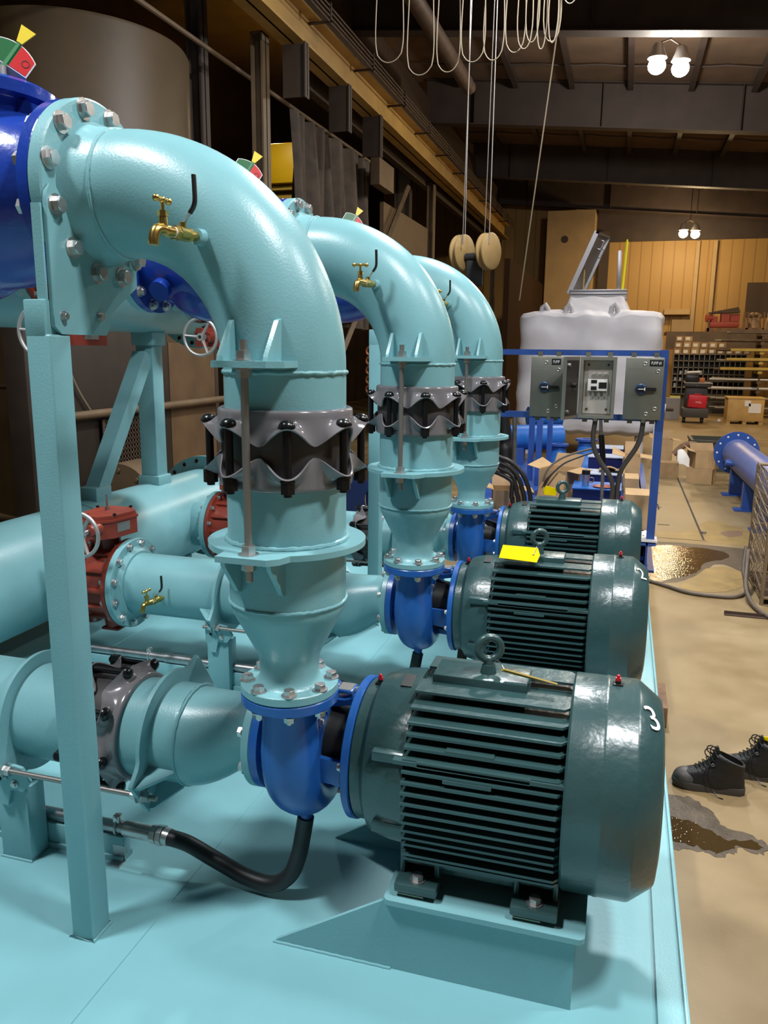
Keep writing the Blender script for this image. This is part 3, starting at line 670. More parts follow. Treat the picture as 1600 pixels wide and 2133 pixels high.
# --- red butterfly valve: body around X axis, gearbox + handwheel
def handwheel(b_parent, c, ax, R, m):
    c = Vector(c); a, u, v = frame(ax)
    b = M(); b.torus(c, a, R, 0.0095, 48, 12)
    for k in range(3):
        th = rad(55 + 120*k); d = u*cos(th) + v*sin(th)
        b.tube([c - a*0.012 + d*0.015, c - a*0.010 + d*0.05, c - a*0.002 + d*(R-0.004)], [0.017, 0.012, 0.010], 10, r2=[0.011, 0.008, 0.007], up=a)
    b.cyl(c - a*0.03, c + a*0.008, 0.023, n=24)
    o = part('handwheel', b, m, b_parent)
    b = M(); b.cyl(c + a*0.0081, c + a*0.0086, 0.011, n=20); part('shaft_hole', b, DARK, o)
    return o
def butterfly(label, y, z, below=False, f=1):
    t = thing('butterfly_valve', label, 'valve', (-1.737, y, z-0.24 if not below else z-0.40), 'red butterfly valves')
    x0, x1 = -1.62, -1.853
    b = M()
    b.lathe([(0.15, x0), (0.232, x0), (0.2385, x0-0.004), (0.2385, x0-0.026), (0.205, x0-0.034), (0.19, x0-0.05), (0.19, x1+0.05), (0.205, x1+0.034), (0.2385, x1+0.026), (0.2385, x1+0.004), (0.232, x1), (0.15, x1)], (0, y, z), (1,0,0), 64, closed=True)
    for k in range(12):
        a = rad(30*k); b.box((x1+0.03, y-0.012, z+0.18), (x0-0.03, y+0.012, z+0.212), 0.004, rot=Matrix.Rotation(a, 3, 'X'), piv=(0, y, z))
    s = -1 if below else 1
    b.cyl((-1.737, y, z + s*0.15), (-1.737, y, z + s*0.262), 0.062, 0.052, 28); b.cyl((-1.737, y, z + s*0.255), (-1.737, y, z + s*0.275), 0.085, n=28)
    b.cyl((-1.737, y, z - s*0.18), (-1.737, y, z - s*0.262), 0.06, 0.05, 24); b.box((-1.79, y-0.055, z - s*0.262 - 0.008), (-1.684, y+0.055, z - s*0.262 + 0.008), 0.006)
    part('valve_body', b, REDV, t)
    bolts(t, BOLT_M, (x0-0.026, y, z), (-1,0,0), 0.216, 12, rad(15), 'nut'); bolts(t, BOLT_M, (x1+0.026, y, z), (1,0,0), 0.216, 12, rad(15), 'nut')
    # gearbox
    g0 = z + s*0.276; g1 = z + s*0.395; lo, hi = min(g0, g1), max(g0, g1)
    poly = [(px, y + f*py) for px, py in ((-1.66, 0.10), (-1.79, 0.10), (-1.83, 0.03), (-1.82, -0.14), (-1.74, -0.20), (-1.66, -0.20), (-1.61, -0.14), (-1.585, 0.03))]
    b = M(); b.prism([(p[0], p[1], lo) for p in poly], (0, 0, (hi-lo)*0.72))
    q = [(-1.715 + (p[0]+1.715)*1.05, y-f*0.04 + (p[1]-y+f*0.04)*1.05, lo + (hi-lo)*0.72) for p in poly]; b.prism(q, (0, 0, 0.012))
    q = [(-1.715 + (p[0]+1.715)*0.97, y-f*0.04 + (p[1]-y+f*0.04)*0.97, lo + (hi-lo)*0.72 + 0.012) for p in poly]; b.prism(q, (0, 0, (hi-lo)*0.28 - 0.012))
    b.cyl((-1.668, y-f*0.19, (lo+hi)/2), (-1.668, y-f*0.27, (lo+hi)/2), 0.034, 0.030, 24)
    gb = part('gearbox', b, REDV, t)
    b = M()
    for p in poly[::2]: b.cyl((p[0]*0.97-0.05, y + (p[1]-y)*0.9, hi), (p[0]*0.97-0.05, y + (p[1]-y)*0.9, hi+0.010), 0.009, n=6)
    part('cover_bolts', b, BLACKB, gb)
    b = M(); b.box((-1.6005, y-0.115, lo+0.028), (-1.5985, y-0.025, lo+0.075), rot=Matrix.Rotation(rad(-9), 3, 'Z')); part('rating_plate', b, PLATE, gb)
    b = M(); b.cyl((-1.73, y-0.02, hi), (-1.73, y-0.02, hi+0.018), 0.012, n=12); b.cyl((-1.73, y-0.02, hi+0.018), (-1.73, y-0.02, hi+0.085), 0.006, n=10); part('position_stud', b, ZINC, t)
    b = M(); b.cyl((-1.668, y-f*0.27, (lo+hi)/2), (-1.668, y-f*0.35, (lo+hi)/2), 0.013, n=14); part('input_shaft', b, ZINC, t)
    handwheel(t, (-1.668, y-f*0.345, (lo+hi)/2), (0,-f,0), 0.112, ALU)
    return t
butterfly('red butterfly valve with grey handwheel left of the middle suction pipe', YS+PITCH, 0.70)
butterfly('red butterfly valve on the floor header behind the nearest vertical pipe', YS+2*PITCH, 0.70, f=-1)
butterfly('red butterfly valve under the upper header, mostly hidden by the front post', Y0+PITCH, 2.35, below=True)
butterfly('red butterfly valve with grey handwheel under the upper header, left of the nearest tie plate', Y0+2*PITCH, 2.35, below=True)
# ------------------------------------------------------------------ spools, suction line, headers
def spool():      # short pipe between blue valve and red valve
    t = thing('pipe_spool', 'short teal flanged pipe between the middle blue valve and the red valve', 'pipe', (-1.46, Y0+PITCH, 2.19), 'short teal upper spools')
    y, z = Y0+PITCH, 2.35
    b = M(); b.cyl((-1.58, y, z), (-1.34, y, z), 0.162, n=56); part('pipe', b, TEAL, t)
    for x0 in (-1.619, -1.341):
        b = M(); b.lathe([(0.15, x0), (0.2415, x0), (0.2415, x0+0.035), (0.15, x0+0.035)], (0, y, z), (1,0,0), 64, closed=True); part('pipe_flange', b, TEAL, t)
    bolts(t, BOLT_M, (-1.584, y, z), (1,0,0), 0.214, 12, rad(15)); bolts(t, BOLT_M, (-1.341, y, z), (-1,0,0), 0.214, 12, rad(15))
    return t
t = spool(); dup(t, (0, PITCH, 0), 'short teal flanged pipe between the farthest blue valve and the red valve')

def header(name, label, z, ys, y0, y1):
    t = thing(name, label, 'pipe', (-2.3, (y0+y1)/2, z-0.31))
    b = M(); b.cyl((-2.3, y0, z), (-2.3, y1, z), 0.305, n=72); part('pipe', b, TEAL, t)
    b = M(); b.lathe([(0.28, y1-0.005), (0.405, y1-0.005), (0.405, y1+0.035), (0.28, y1+0.035)], (-2.3, 0, z), (0,1,0), 72, closed=True); part('end_flange', b, TEAL, t)
    hole = M(); hole.cyl((0,0,0), (0,0,0.0012), 0.016, n=16); hd = hole.data('bolt_hole', DARK)
    rim = M(); rim.torus((0,0,0.0006), (0,0,1), 0.0185, 0.003, 20, 6); rd_ = rim.data('hole_rim', ZINC)
    for k in range(20):
        a = 2*PI*(k+.5)/20; o = inst('bolt_hole', hd, t, (-2.3+0.368*cos(a), y1-0.0052, z+0.368*sin(a)), (0,-1,0))
        r2 = bpy.data.objects.new('hole_rim', rd_); COL.objects.link(r2); r2.parent = o
    for y in ys:
        b = M(); b.cyl((-2.08, y, z), (-1.90, y, z), 0.162, n=56); part('branch_pipe', b, TEAL, t)
        b = M(); b.lathe([(0.15, -1.8545), (0.2415, -1.8545), (0.2415, -1.889), (0.19, -1.892), (0.165, -1.93), (0.15, -1.93)], (0, y, z), (1,0,0), 64, closed=True); part('branch_flange', b, TEAL, t)
        bolts(t, NUT_M, (-1.889, y, z), (-1,0,0), 0.216, 12, rad(15), 'nut')
    rr = random.Random(3); m = 90
    b = M(); b.tube([(-2.3+0.3052*cos(2*PI*i/m), 4.05+rr.uniform(-.002,.002), z+0.3052*sin(2*PI*i/m)) for i in range(m)], [rr.uniform(.004, .006) for _ in range(m)], 6, closed=True); part('weld_bead', b, TEAL, t)
    return t
h1 = header('suction_header', 'big teal header pipe along the deck behind the red valves', 0.70, (YS, YS+PITCH, YS+2*PITCH), 0.4, 5.62)
b = M()
for y in (1.2, 3.0, 5.0): b.box((-2.5, y-0.05, DK), (-2.1, y+0.05, 0.46), 0.004)
part('saddle', b, TEAL, h1)
h2 = header('discharge_header', 'teal upper header pipe behind the blue valves at left', 2.35, (Y0, Y0+PITCH, Y0+2*PITCH), 0.4, 5.62)

t = thing('header_stand', 'teal post and diagonal brace standing on the big floor header', 'stand', (-2.3, 5.0, 1.0))
b = M(); b.box((-2.365, 4.86, 0.99), (-2.235, 4.99, 2.06), 0.006); part('post', b, TEAL, t)
b = M(); b.box((-2.385, 4.84, 0.965), (-2.215, 5.01, 1.06), 0.01); part('foot_collar', b, TEAL, t)
b = M(); b.box((-2.385, 4.84, 1.96), (-2.215, 5.01, 2.07), 0.01); part('top_collar', b, TEAL, t)
b = M(); d = Vector((0, 4.86-4.22, 1.93-1.02)); u = Vector((1,0,0)); w = d.normalized().cross(u)
c0 = Vector((-2.3, 4.24, 1.03))
b.prism([c0 + u*0.05 + w*0.05, c0 - u*0.05 + w*0.05, c0 - u*0.05 - w*0.05, c0 + u*0.05 - w*0.05], d*0.95); part('brace', b, TEAL, t)
b = M(); b.box((-2.37, 4.16, 0.97), (-2.23, 4.32, 1.085), 0.01); part('brace_foot', b, TEAL, t)

# --- suction pipes
ZP = 0.7025
def suction():
    t = thing('suction_pipe', 'teal tapering suction pipe entering the nearest pump', 'pipe', (-0.40, YS, 0.54), 'teal suction reducers at the pumps')
    b = M()
    pts, R = [], []
    for k in range(15):
        q = k/14; s = q*q*(3-2*q); s = 0.5*s+0.5*q
        pts.append((-0.195 - 0.205*q, YS, ZS - 0.0525*s)); R.append(0.1095 + 0.0525*s)
    pts += [(-0.42, YS, ZP), (-0.55, YS, ZP), (-0.695, YS, ZP)]; R += [0.162]*3
    pts = [(-0.164, YS, ZS), (-0.178, YS, ZS)] + pts; R = [0.122, 0.112] + R
    b.tube(pts, R, 64, up=(0,1,0)); part('reducer_pipe', b, TEAL, t)
    b = M(); b.lathe([(0.10, -0.1385), (0.1685, -0.1385), (0.1715, -0.141), (0.1715, -0.162), (0.1685, -0.1655), (0.10, -0.1655)], (0, YS, ZS), (1,0,0), 64, closed=True); part('pipe_flange', b, TEAL, t)
    bolts(t, BOLT_M, (-0.1655, YS, ZS), (-1,0,0), 0.149, 8, rad(22.5))
    rr = random.Random(8); m = 90
    b = M(); b.tube([(-0.402+rr.uniform(-.001,.001), YS+0.1622*cos(2*PI*i/m), ZP+0.1622*sin(2*PI*i/m)) for i in range(m)], [rr.uniform(.004, .0055) for _ in range(m)], 6, closed=True); part('weld_bead', b, TEAL, t)
    ringplate(t, -0.505, 1)
    return t
def ringplate(t, x, side):
    # ring with two opposite lugs, tilted 31 degrees
    def P(r, a): return (x, YS + r*cos(a), ZP + r*sin(a))
    pl = []; L0 = rad(180+33)
    for base in (L0, L0+PI):
        pl += [P(0.218, base - rad(24)), P(0.262, base - rad(17)), P(0.262, base + rad(17)), P(0.218, base + rad(24))]
        for k in range(1, 24): pl.append(P(0.205, base + rad(24) + (PI - rad(48))*k/24))
    b = M(); b.prism(pl, (0.014*side, 0, 0)); part('ring_plate', b, TEAL, t)
    for base in (L0, L0+PI):
        for d in (-15, 15):
            a = base + rad(d)
            q = [(x+0.014*side, 0.15), (x+0.014*side, 0.252), (x+0.03*side, 0.248), (x+0.105*side, 0.172), (x+0.11*side, 0.15)]
            tv = Vector((0, -sin(a), cos(a)))*0.011
            b = M(); b.prism([(p[0], YS + p[1]*cos(a), ZP + p[1]*sin(a)) for p in q], tv); part('gusset', b, TEAL, t)
t = suction(); dup(t, (0, PITCH, 0), 'teal tapering suction pipe entering the middle pump'); dup(t, (0, 2*PITCH, 0), 'teal tapering suction pipe entering the farthest pump')
t = coupling('suction_coupling', 'grey wavy ring coupling on the nearest suction pipe, behind the front post', 'grey couplings on the suction pipes', (-0.70, YS, ZP), (1,0,0), 0.162, rad(11))
dup(t, (0, PITCH, 0), 'grey wavy ring coupling on the middle suction pipe'); dup(t, (0, 2*PITCH, 0), 'grey wavy ring coupling on the farthest suction pipe')
def inlet():
    t = thing('inlet_pipe', 'teal inlet pipe with ring plate at the left edge, ahead of the nearest coupling', 'pipe', (-1.16, YS, 0.54), 'teal inlet pipes between valve and coupling')
    b = M(); b.cyl((-1.60, YS, ZP), (-0.702, YS, ZP), 0.162, n=64); part('pipe', b, TEAL, t)
    b = M(); b.lathe([(0.15, -1.6195), (0.238, -1.6195), (0.2415, -1.616), (0.2415, -1.588), (0.238, -1.5845), (0.20, -1.5845), (0.175, -1.56), (0.15, -1.56)], (0, YS, ZP), (1,0,0), 72, closed=True); part('pipe_flange', b, TEAL, t)
    bolts(t, BOLT_M, (-1.5845, YS, ZP), (1,0,0), 0.214, 12, rad(15))
    ringplate(t, -1.012, -1)
    return t
t = inlet(); dup(t, (0, PITCH, 0), 'teal inlet pipe beside the red valve, with a small brass tap on it'); dup(t, (0, 2*PITCH, 0), 'teal inlet pipe of the farthest pump')
def leg():
    t = thing('pipe_support_leg', 'teal square leg under the nearest inlet pipe', 'support', (-1.01, 2.0, DK), 'teal pipe support legs')
    b = M(); b.box((-1.075, 1.975, DK), (-0.955, 2.06, 0.50), 0.004); part('leg', b, TEAL, t)
    b = M(); b.prism([(-1.03, 1.93, 0.50), (-0.945, 1.93, 0.47), (-0.93, 1.93, 0.50), (-0.915, 1.93, 0.545), (-0.99, 1.93, 0.60), (-1.08, 1.93, 0.58)], (0, 0.012, 0)) if False else b.prism([(-1.075, 1.961, 0.60), (-1.075, 1.961, 0.50), (-1.045, 1.961, 0.44), (-1.02, 1.961, 0.44), (-1.005, 1.961, 0.50), (-0.955, 1.961, 0.50), (-0.925, 1.961, 0.54), (-0.955, 1.961, 0.585)], (0, 0.013, 0)); part('clevis_plate', b, TEAL, t)
    inst('bolt', BOLT_S, t, (-0.985, 1.961, 0.525), (0,-1,0))
    b = M(); b.cyl((-1.045, 1.9605, 0.535), (-1.045, 1.9615, 0.535), 0.008, n=14); part('slot_hole', b, DARK, t)
    b = M(); b.tube([(-1.077, 1.973, DK+.003), (-0.953, 1.973, DK+.003), (-0.953, 2.062, DK+.003), (-1.077, 2.062, DK+.003)], 0.005, 8, closed=True); part('weld_bead', b, TEAL, t)
    return t
t = leg(); dup(t, (0, PITCH, 0), 'teal square leg under the middle inlet pipe, left of the tapering pipe'); dup(t, (0, 2*PITCH, 0), 'teal square leg under the farthest inlet pipe')
L0 = rad(213)
t = tierod('tie_rod', 'steel tie rod along the nearest suction coupling, passing behind the front post', 'suction tie rods', (-1.026, YS+0.236*cos(L0), ZP+0.236*sin(L0)), (1,0,0), 0.535, [(0, -1), (0.014, 1)], [(0.521, -1), (0.535, 1)], 0.009)
dup(t, (0, PITCH, 0), 'steel tie rod along the middle suction coupling'); dup(t, (0, 2*PITCH, 0), 'steel tie rod along the farthest suction coupling')
hose_bib(-1.33, YS+PITCH-0.160, 0.69, 'small brass tap with black lever on the middle inlet pipe, low at left', 'brass sampling taps low on the inlet pipes', tee='y')

# --- conduits and black hoses feeding the pumps
def conduit():
    y = 2.09; z = 0.345
    t = thing('conduit_run', 'grey steel conduit low along the nearest suction pipe, ending at the black hose', 'conduit', (-1.0, y, DK), 'grey steel conduits on the deck')
    b = M(); b.cyl((-2.0, y, z), (-0.66, y, z), 0.021, n=20); b.cyl((-1.35, y, z), (-1.2, y, z), 0.025, n=20); part('pipe', b, ZINC, t)
    b = M(); b.cyl((-0.66, y, z), (-0.555, y-0.002, z), 0.0265, n=20); b.cyl((-0.555, y, z), (-0.535, y, z), 0.032, n=8); b.cyl((-0.53, y, z), (-0.512, y, z), 0.034, n=8); b.cyl((-0.512, y, z), (-0.490, y, z-0.002), 0.029, n=20); part('hose_connector', b, STEEL, t)
    b = M(); b.box((-2.0, y-0.021, DK+0.02), (-0.66, y+0.021, z-0.024), 0.002); b.box((-2.0, y-0.030, DK), (-0.66, y+0.030, DK+0.02)); part('strut_channel', b, TEAL, t)
    for x in (-0.69, -1.45):
        b = M(); b.torus((x, y, z), (1,0,0), 0.024, 0.004, 24, 8); b.box((x-0.013, y-0.012, z+0.018), (x+0.013, y+0.012, z+0.045), 0.004); b.cyl((x, y-0.016, z+0.035), (x, y+0.016, z+0.035), 0.008, n=8); part('pipe_clamp', b, STEEL, t)
    b = M(); b.box((-0.70, y-0.055, DK), (-0.655, y-0.018, DK+0.006)); b.box((-0.70, y-0.022, DK), (-0.655, y-0.018, DK+0.06)); part('foot_bracket', b, ZINC, t)
    return t
t = conduit(); dup(t, (0, PITCH-0.06, 0), 'grey steel conduit behind the nearest suction pipe, under the middle one')
hp = [(-0.50, 2.09, 0.344), (-0.42, 2.088, 0.335), (-0.32, 2.08, 0.305), (-0.20, 2.07, 0.272), (-0.11, 2.065, 0.270), (-0.05, 2.07, 0.31), (-0.022, 2.08, 0.38), (-0.010, 2.088, 0.45), (0.0, 2.09, 0.515)]
b = M(); b.tube(bez(hp, 8), 0.0265, 20); solo('drain_hose', 'thick black rubber hose curving up into the nearest blue pump', 'hose', b, RUBBER, (-0.3, 2.08, 0.25), 'black hoses at the pumps')
hp = [(-0.50, 3.47, 0.344), (-0.36, 3.47, 0.32), (-0.20, 3.48, 0.272), (-0.10, 3.49, 0.275), (-0.03, 3.51, 0.36), (0.0, 3.53, 0.515)]
b = M(); b.tube(bez(hp, 8), 0.0265, 20); solo('drain_hose', 'black rubber hose behind the nearest suction pipe, into the middle pump', 'hose', b, RUBBER, (-0.3, 3.48, 0.25), 'black hoses at the pumps')
b = M(); b.box((0.175, YS+PITCH-0.03, DK), (0.215, YS+PITCH+0.03, 0.55), 0.003, rot=Matrix.Rotation(rad(5), 3, 'Y')); solo('support_strut', 'dark flat steel strut below the blue flange of the middle pump', 'strut', b, RUST, (0.195, YS+PITCH, DK))

for o, labs in LINE:
    for i, lb in enumerate(labs): dup(o, (0, PITCH*(i+1), 0), lb)
# ------------------------------------------------------------------ building shell
XL, XR, YB, YF, ZR = -9.0, 12.0, 33.0, -5.0, 8.0
def pitch(b, s=0.09):
    for v in b.bm.verts: v.co.z -= s*(v.co.x - 0.5)
    return b
b = M(); b.box((XL-.2, YF-.2, -0.2), (XR+.2, YB+3, 0)); struct('floor', b, FLOOR, 'stained tan concrete shop floor')
b = M(); b.box((XL-.2, YF-.2, ZR), (XR+.2, YB+3, ZR+0.2)); struct('ceiling', pitch(b), CEIL, 'dark brown insulated roof deck')
b = M(); b.box((XL-.2, YB, 0), (XR+.2, YB+.2, 8.9)); struct('wall_back', b, SIDING, 'yellow ribbed metal siding on the far wall')
b = M(); b.box((XL-.2, YF, 0), (XL, YB, 8.9)); struct('wall_left', b, BROWN, 'dark brown left wall')
b = M(); b.box((XR, YF, 0), (XR+.2, YB, 8.9)); struct('wall_right', b, BROWN)
b = M(); b.box((XL, YF-.2, 0), (XR, YF, 8.9)); struct('wall_front', b, BROWN)
# beige partition at the far left of the end wall, brown sided screen wall beside it
b = M(); b.box((-2.15, 31.0, 0), (-0.62, 31.3, 6.95)); b.box((-0.62, 31.0, 0), (-0.46, 33.0, 6.95)); struct('wall_partition', b, BEIGE, 'beige wall panel right of the crane beam end')
b = M(); b.cyl((-1.5, 30.995, 5.95), (-1.5, 31.0, 5.95), 0.13, n=20); struct('trim_hole', b, BROWN)
b = M(); b.box((-2.35, 22.0, 0), (-2.2, 31.0, 4.35)); struct('wall_screen', b, SIDINGB, 'brown ribbed wall beside the beige panel')
b = M(); b.box((-0.30, 32.5, 0), (0.05, 32.98, 6.4)); b.box((-0.42, 32.9, 6.05), (12, 32.98, 7.6)); struct('trim_1', b, DBROWN)
b = M()
for x in (3.15, 3.75): b.box((x, 32.80, 2.6), (x+0.14, 32.98, 6.0))
b.box((2.2, 32.6, 3.35), (3.1, 32.98, 3.55)); struct('trim_2', b, BEIGE)
b = M(); b.box((5.05, 32.9, 3.3), (6.6, 32.99, 4.5)); struct('window_1', b, mat('dark_opening', (0.07, 0.045, 0.03), 0.6))

# floor joints
b = M()
b.box((1.79, 8.85, 0.0), (1.812, 14.0, 0.002)); b.box((1.75, 14.0, 0.0), (1.772, 20.0, 0.002)); b.box((1.2, 8.80, 0.0), (1.83, 8.815, 0.0018))
struct('trim_floor_joint', b, JOINT)
b = M()
for y, x0, x1 in ((9.5, 1.36, 1.49), (10.6, 1.33, 1.45), (11.7, 1.35, 1.47), (12.9, 1.40, 1.48)): b.box((x0, y, 0), (x1, y+0.03, 0.0018))
b.box((1.40, 10.45, 0), (1.42, 10.85, 0.0018)); struct('trim_floor_slot', b, JOINT)

# roof girders (across), purlins (along)
for k, y in enumerate((8.7, 14.67, 20.58, 26.9, 31.9)):
    b = M(); b.box((-4.2, y-0.008, 7.02), (XR, y+0.008, 7.97)); b.box((-4.2, y-0.15, 7.0), (XR, y+0.15, 7.02)); b.box((-4.2, y-0.15, 7.97), (XR, y+0.15, 7.99))
    for x in range(-3, 12, 3): b.box((x, y-0.14, 7.02), (x+0.012, y+0.14, 7.97))
    if k: solo('roof_girder', ['', 'deep dark roof girder at the top of the picture, nearest', 'dark roof girder behind the bright ceiling lamp', 'third dark roof girder from the camera', 'farthest dark roof girder, above the far wall'][k], 'beam', pitch(b), DBROWN, (0, y, 7.0), 'roof girders')
pn = 0
for bay, (y0, y1) in enumerate(((14.83, 20.42), (20.74, 26.74), (27.06, 31.74))):
    for i, x in enumerate((-3.3, -2.0, -0.7, 0.6, 1.9, 3.2, 4.5)):
        b = M(); b.box((x-0.03, y0, 7.80), (x+0.03, y1, 7.99)); b.box((x-0.06, y0, 7.795), (x+0.06, y1, 7.80))
        solo('roof_purlin', 'brown roof purlin in the %s roof bay' % ('nearest', 'middle', 'farthest')[bay], 'purlin', pitch(b), DBROWN, (x, (y0+y1)/2, 7.8), 'purlins in the %s roof bay' % ('nearest', 'middle', 'farthest')[bay])
for bay, (y0, y1) in enumerate(((14.9, 20.3), (20.8, 26.6))):
    rr = random.Random(bay)
    b = M()
    for yy in (y0 + 2.2, y0+4.2):
        b.tube([(-4 + 0.25*i, yy, 7.93 - 0.035*abs(sin(i*0.6 + bay))) for i in range(50)], 0.02, 6)
    solo('insulation_seam', ['sagging insulation seams in the nearest roof bay', 'sagging insulation seams in the middle roof bay'][bay], 'roof insulation', pitch(b), DBROWN, (1, y0+3, 7.9))
b = M(); b.box((-4.25, 12.0, 5.9), (-4.1, 33.0, 7.95)); solo('clerestory_panel', 'brown ribbed siding above the crane beam', 'wall panel', b, siding_mat('dark_siding', (0.022, 0.014, 0.01), (0.06, 0.038, 0.024), 0.25, 'Y'), (-4.2, 20, 5.9))
b = M(); b.tube([(-2.55, 12.5, 7.15), (-2.5, 17.2, 7.15)], 0.14, 16); solo('roof_pipe', 'brown pipe running under the roof above the hoist cables', 'pipe', b, RUST, (-2.5, 18, 7.15))

# ceiling lamps
def lamp(x, y, z, label, lens, power, col, vis=True, tilt=0):
    t = thing('high_bay_lamp', label, 'ceiling lamp', (x, y, z))
    for s in (-1, 1):
        cx, cy = x + s*0.20, y + s*0.12
        b = M(); b.lathe([(0.05, 0.34), (0.09, 0.30), (0.11, 0.22), (0.155, 0.12), (0.165, 0.09), (0.155, 0.09), (0.105, 0.20), (0.08, 0.28), (0.03, 0.30)], (cx, cy, z), (0,0,1), 28); hd = part('reflector', b, ALU, t)
        b = M(); b.ball((cx, cy, z-0.03), 0.15, (1, 1, 0.9), 20); part('lens', b, lens, hd)
    b = M(); b.tube([(x-0.2, y-0.12, z+0.33), (x, y, z+0.42), (x+0.2, y+0.12, z+0.33)], 0.015, 8); b.cyl((x, y, z+0.42), (x, y, ZR - 0.09*(x-0.5)), 0.012, n=8); part('hanger', b, DBROWN, t)
    l = bpy.data.lights.new('lamp_light', 'POINT'); l.shadow_soft_size = 0.16; l.energy = power; l.color = col
    o = bpy.data.objects.new('lamp_light', l); COL.objects.link(o); o.location = (x, y, z-0.38); 
    return t
COOL = (0.97, 0.985, 1.0); WARM = (1.0, 0.72, 0.38); NEUT = (1.0, 0.93, 0.82)
lamp(1.27, 15.9, 6.85, 'bright twin ceiling lamp between the first two roof girders', LENS, 460, NEUT)
lamp(2.72, 30.3, 5.95, 'small warm twin ceiling lamp near the far wall', LENSW, 330, WARM)
def light(x, y, z, e, col, size=0.5, name='shop_and_fill_light'):
    l = bpy.data.lights.new(name, 'AREA'); l.shape = 'DISK'; l.size = size; l.energy = e; l.color = col
    o = bpy.data.objects.new(name, l); COL.objects.link(o); o.location = (x, y, z); return o
# assumed high bay lamps out of view, plus fill lights added for brightness
light(3.0, 1.1, 7.2, 430, COOL, 0.8); light(5.6, 3.6, 7.1, 330, COOL, 0.8); light(0.4, 7.6, 7.2, 600, COOL, 0.7); light(-2.2, 0.2, 7.3, 470, COOL, 0.8)  # far right and left lights added to fill shadows and suction pipes
light(6.5, 11.5, 7.2, 380, NEUT); light(7.5, 22.0, 7.0, 400, WARM); light(1.2, 26.3, 6.7, 220, WARM); light(-6.8, 17.0, 6.5, 50, (1.0, 0.8, 0.5))  # last two added to brighten the beige wall and the hoist
w = bpy.data.worlds.new('shop_air'); S.world = w; w.use_nodes = True; w.node_tree.nodes['Background'].inputs[0].default_value = (0.9, 0.85, 0.8, 1); w.node_tree.nodes['Background'].inputs[1].default_value = 0.02

# ------------------------------------------------------------------ crane runway and left side steel
def ibeam(b, p0, p1, h, w, tf=0.03, tw=0.015):
    # beam along Y
    (x, y0, z), (_, y1, _) = p0, p1
    b.box((x-tw, y0, z), (x+tw, y1, z+h)); b.box((x-w/2, y0, z), (x+w/2, y1, z+tf)); b.box((x-w/2, y0, z+h-tf), (x+w/2, y1, z+h))
t = thing('crane_runway', 'long tan crane runway beam slanting across the upper left', 'beam', (-3.7, 18, 6.0))
b = M(); ibeam(b, (-3.72, 6, 6.0), (-3.72, 31, 6.0), 0.50, 0.34); part('girder', b, CRANE, t)
b = M(); b.box((-3.80, 6, 6.50), (-3.62, 31, 6.55)); b.box((-3.75, 6, 6.55), (-3.68, 31, 6.62)); part('rail', b, CRANE, t)
b = M()
for k in range(4): b.cyl((-3.38, 6, 6.42+0.065*k), (-3.38, 31, 6.42+0.065*k), 0.013, n=8)
part('conductor_bars', b, RUST, t)
for k in range(12):
    b = M(); y = 7.5+2*k; b.box((-3.72, y-0.02, 6.41), (-3.36, y+0.02, 6.44)); b.box((-3.40, y-0.02, 6.38), (-3.36, y+0.02, 6.66)); part('bracket', b, BROWN, t)
def column(x, y, z1, label, m, w=0.17, d=0.22):
    b = M(); b.box((x-0.012, y-d/2, 0), (x+0.012, y+d/2, z1)) if False else None
    b.box((x-w/2, y-d/2, 0), (x-w/2+0.025, y+d/2, z1)); b.box((x+w/2-0.025, y-d/2, 0), (x+w/2, y+d/2, z1)); b.box((x-w/2, y-0.012, 0), (x+w/2, y+0.012, z1))
    b.box((x-w/2-0.05, y-d/2-0.05, 0), (x+w/2+0.05, y+d/2+0.05, 0.03)); b.box((x-w/2, y-d/2, z1-0.02), (x+w/2, y+d/2, z1))
    return solo('steel_column', label, 'column', b, m, (x, y, 0), 'runway columns')
column(-4.02, 10.55, 6.0, 'tan steel column left of the hanging canvas curtain', COLM)
column(-4.02, 20.5, 6.0, 'brown steel column right of the slanting brace, behind the middle elbow', COLM)
column(-4.02, 30.6, 6.0, 'far steel column at the end of the crane beam', COLM)
column(-4.75, 10.2, 7.9, 'dark steel roof column left of the tan column', DBROWN, 0.2)
column(-4.75, 20.5, 7.9, 'dark steel roof column behind the crane beam', DBROWN, 0.4)
b = M(); b.box((-4.12, 16.4, 0), (-4.04, 20.33, 4.9)); solo('wall_board', 'brown board panel between the columns behind the middle elbow', 'panel', b, mat('brown_board', (0.115, 0.07, 0.035), 0.6, var=0.1), (-4.1, 18.4, 0))
b = M(); b.box((-3.98, 15.3, 5.02), (-3.80, 16.3, 5.50)); solo('duct_box', 'tan duct box hanging below the crane beam', 'duct', b, COLM, (-3.9, 15.8, 5.02))
for k, (y, z) in enumerate(((10.8, 5.93), (12.58, 5.93), (14.27, 5.93))):
    b = M(); b.box((-3.80, y-0.01, z-0.66), (-3.45, y+0.012, z+0.0)); b.box((-3.47, y-0.07, z-0.68), (-3.45, y+0.07, z))
    solo('hanger_plate', ['brown hanger plate under the crane beam, nearest', 'brown hanger plate above the canvas curtain', 'brown hanger plate right of the canvas curtain'][k], 'bracket', b, BROWN, (-3.65, y, z-0.66), 'hanger plates under the crane beam')
b = M(); b.tube([(-3.93, 11.3, 0.05), (-3.93, 17.9, 5.45)], 0.06, 4); solo('diagonal_brace', 'tan diagonal steel brace right of the canvas curtain', 'brace', b, COLM, (-3.98, 17, 2.3))
b = M(); b.tube([(-4.35, 7.0, 5.55), (-4.35, 16.4, 5.68)], 0.032, 10); solo('curtain_rail', 'long thin pipe rail carrying the canvas curtain', 'rail', b, COLM, (-4.35, 12, 5.6))
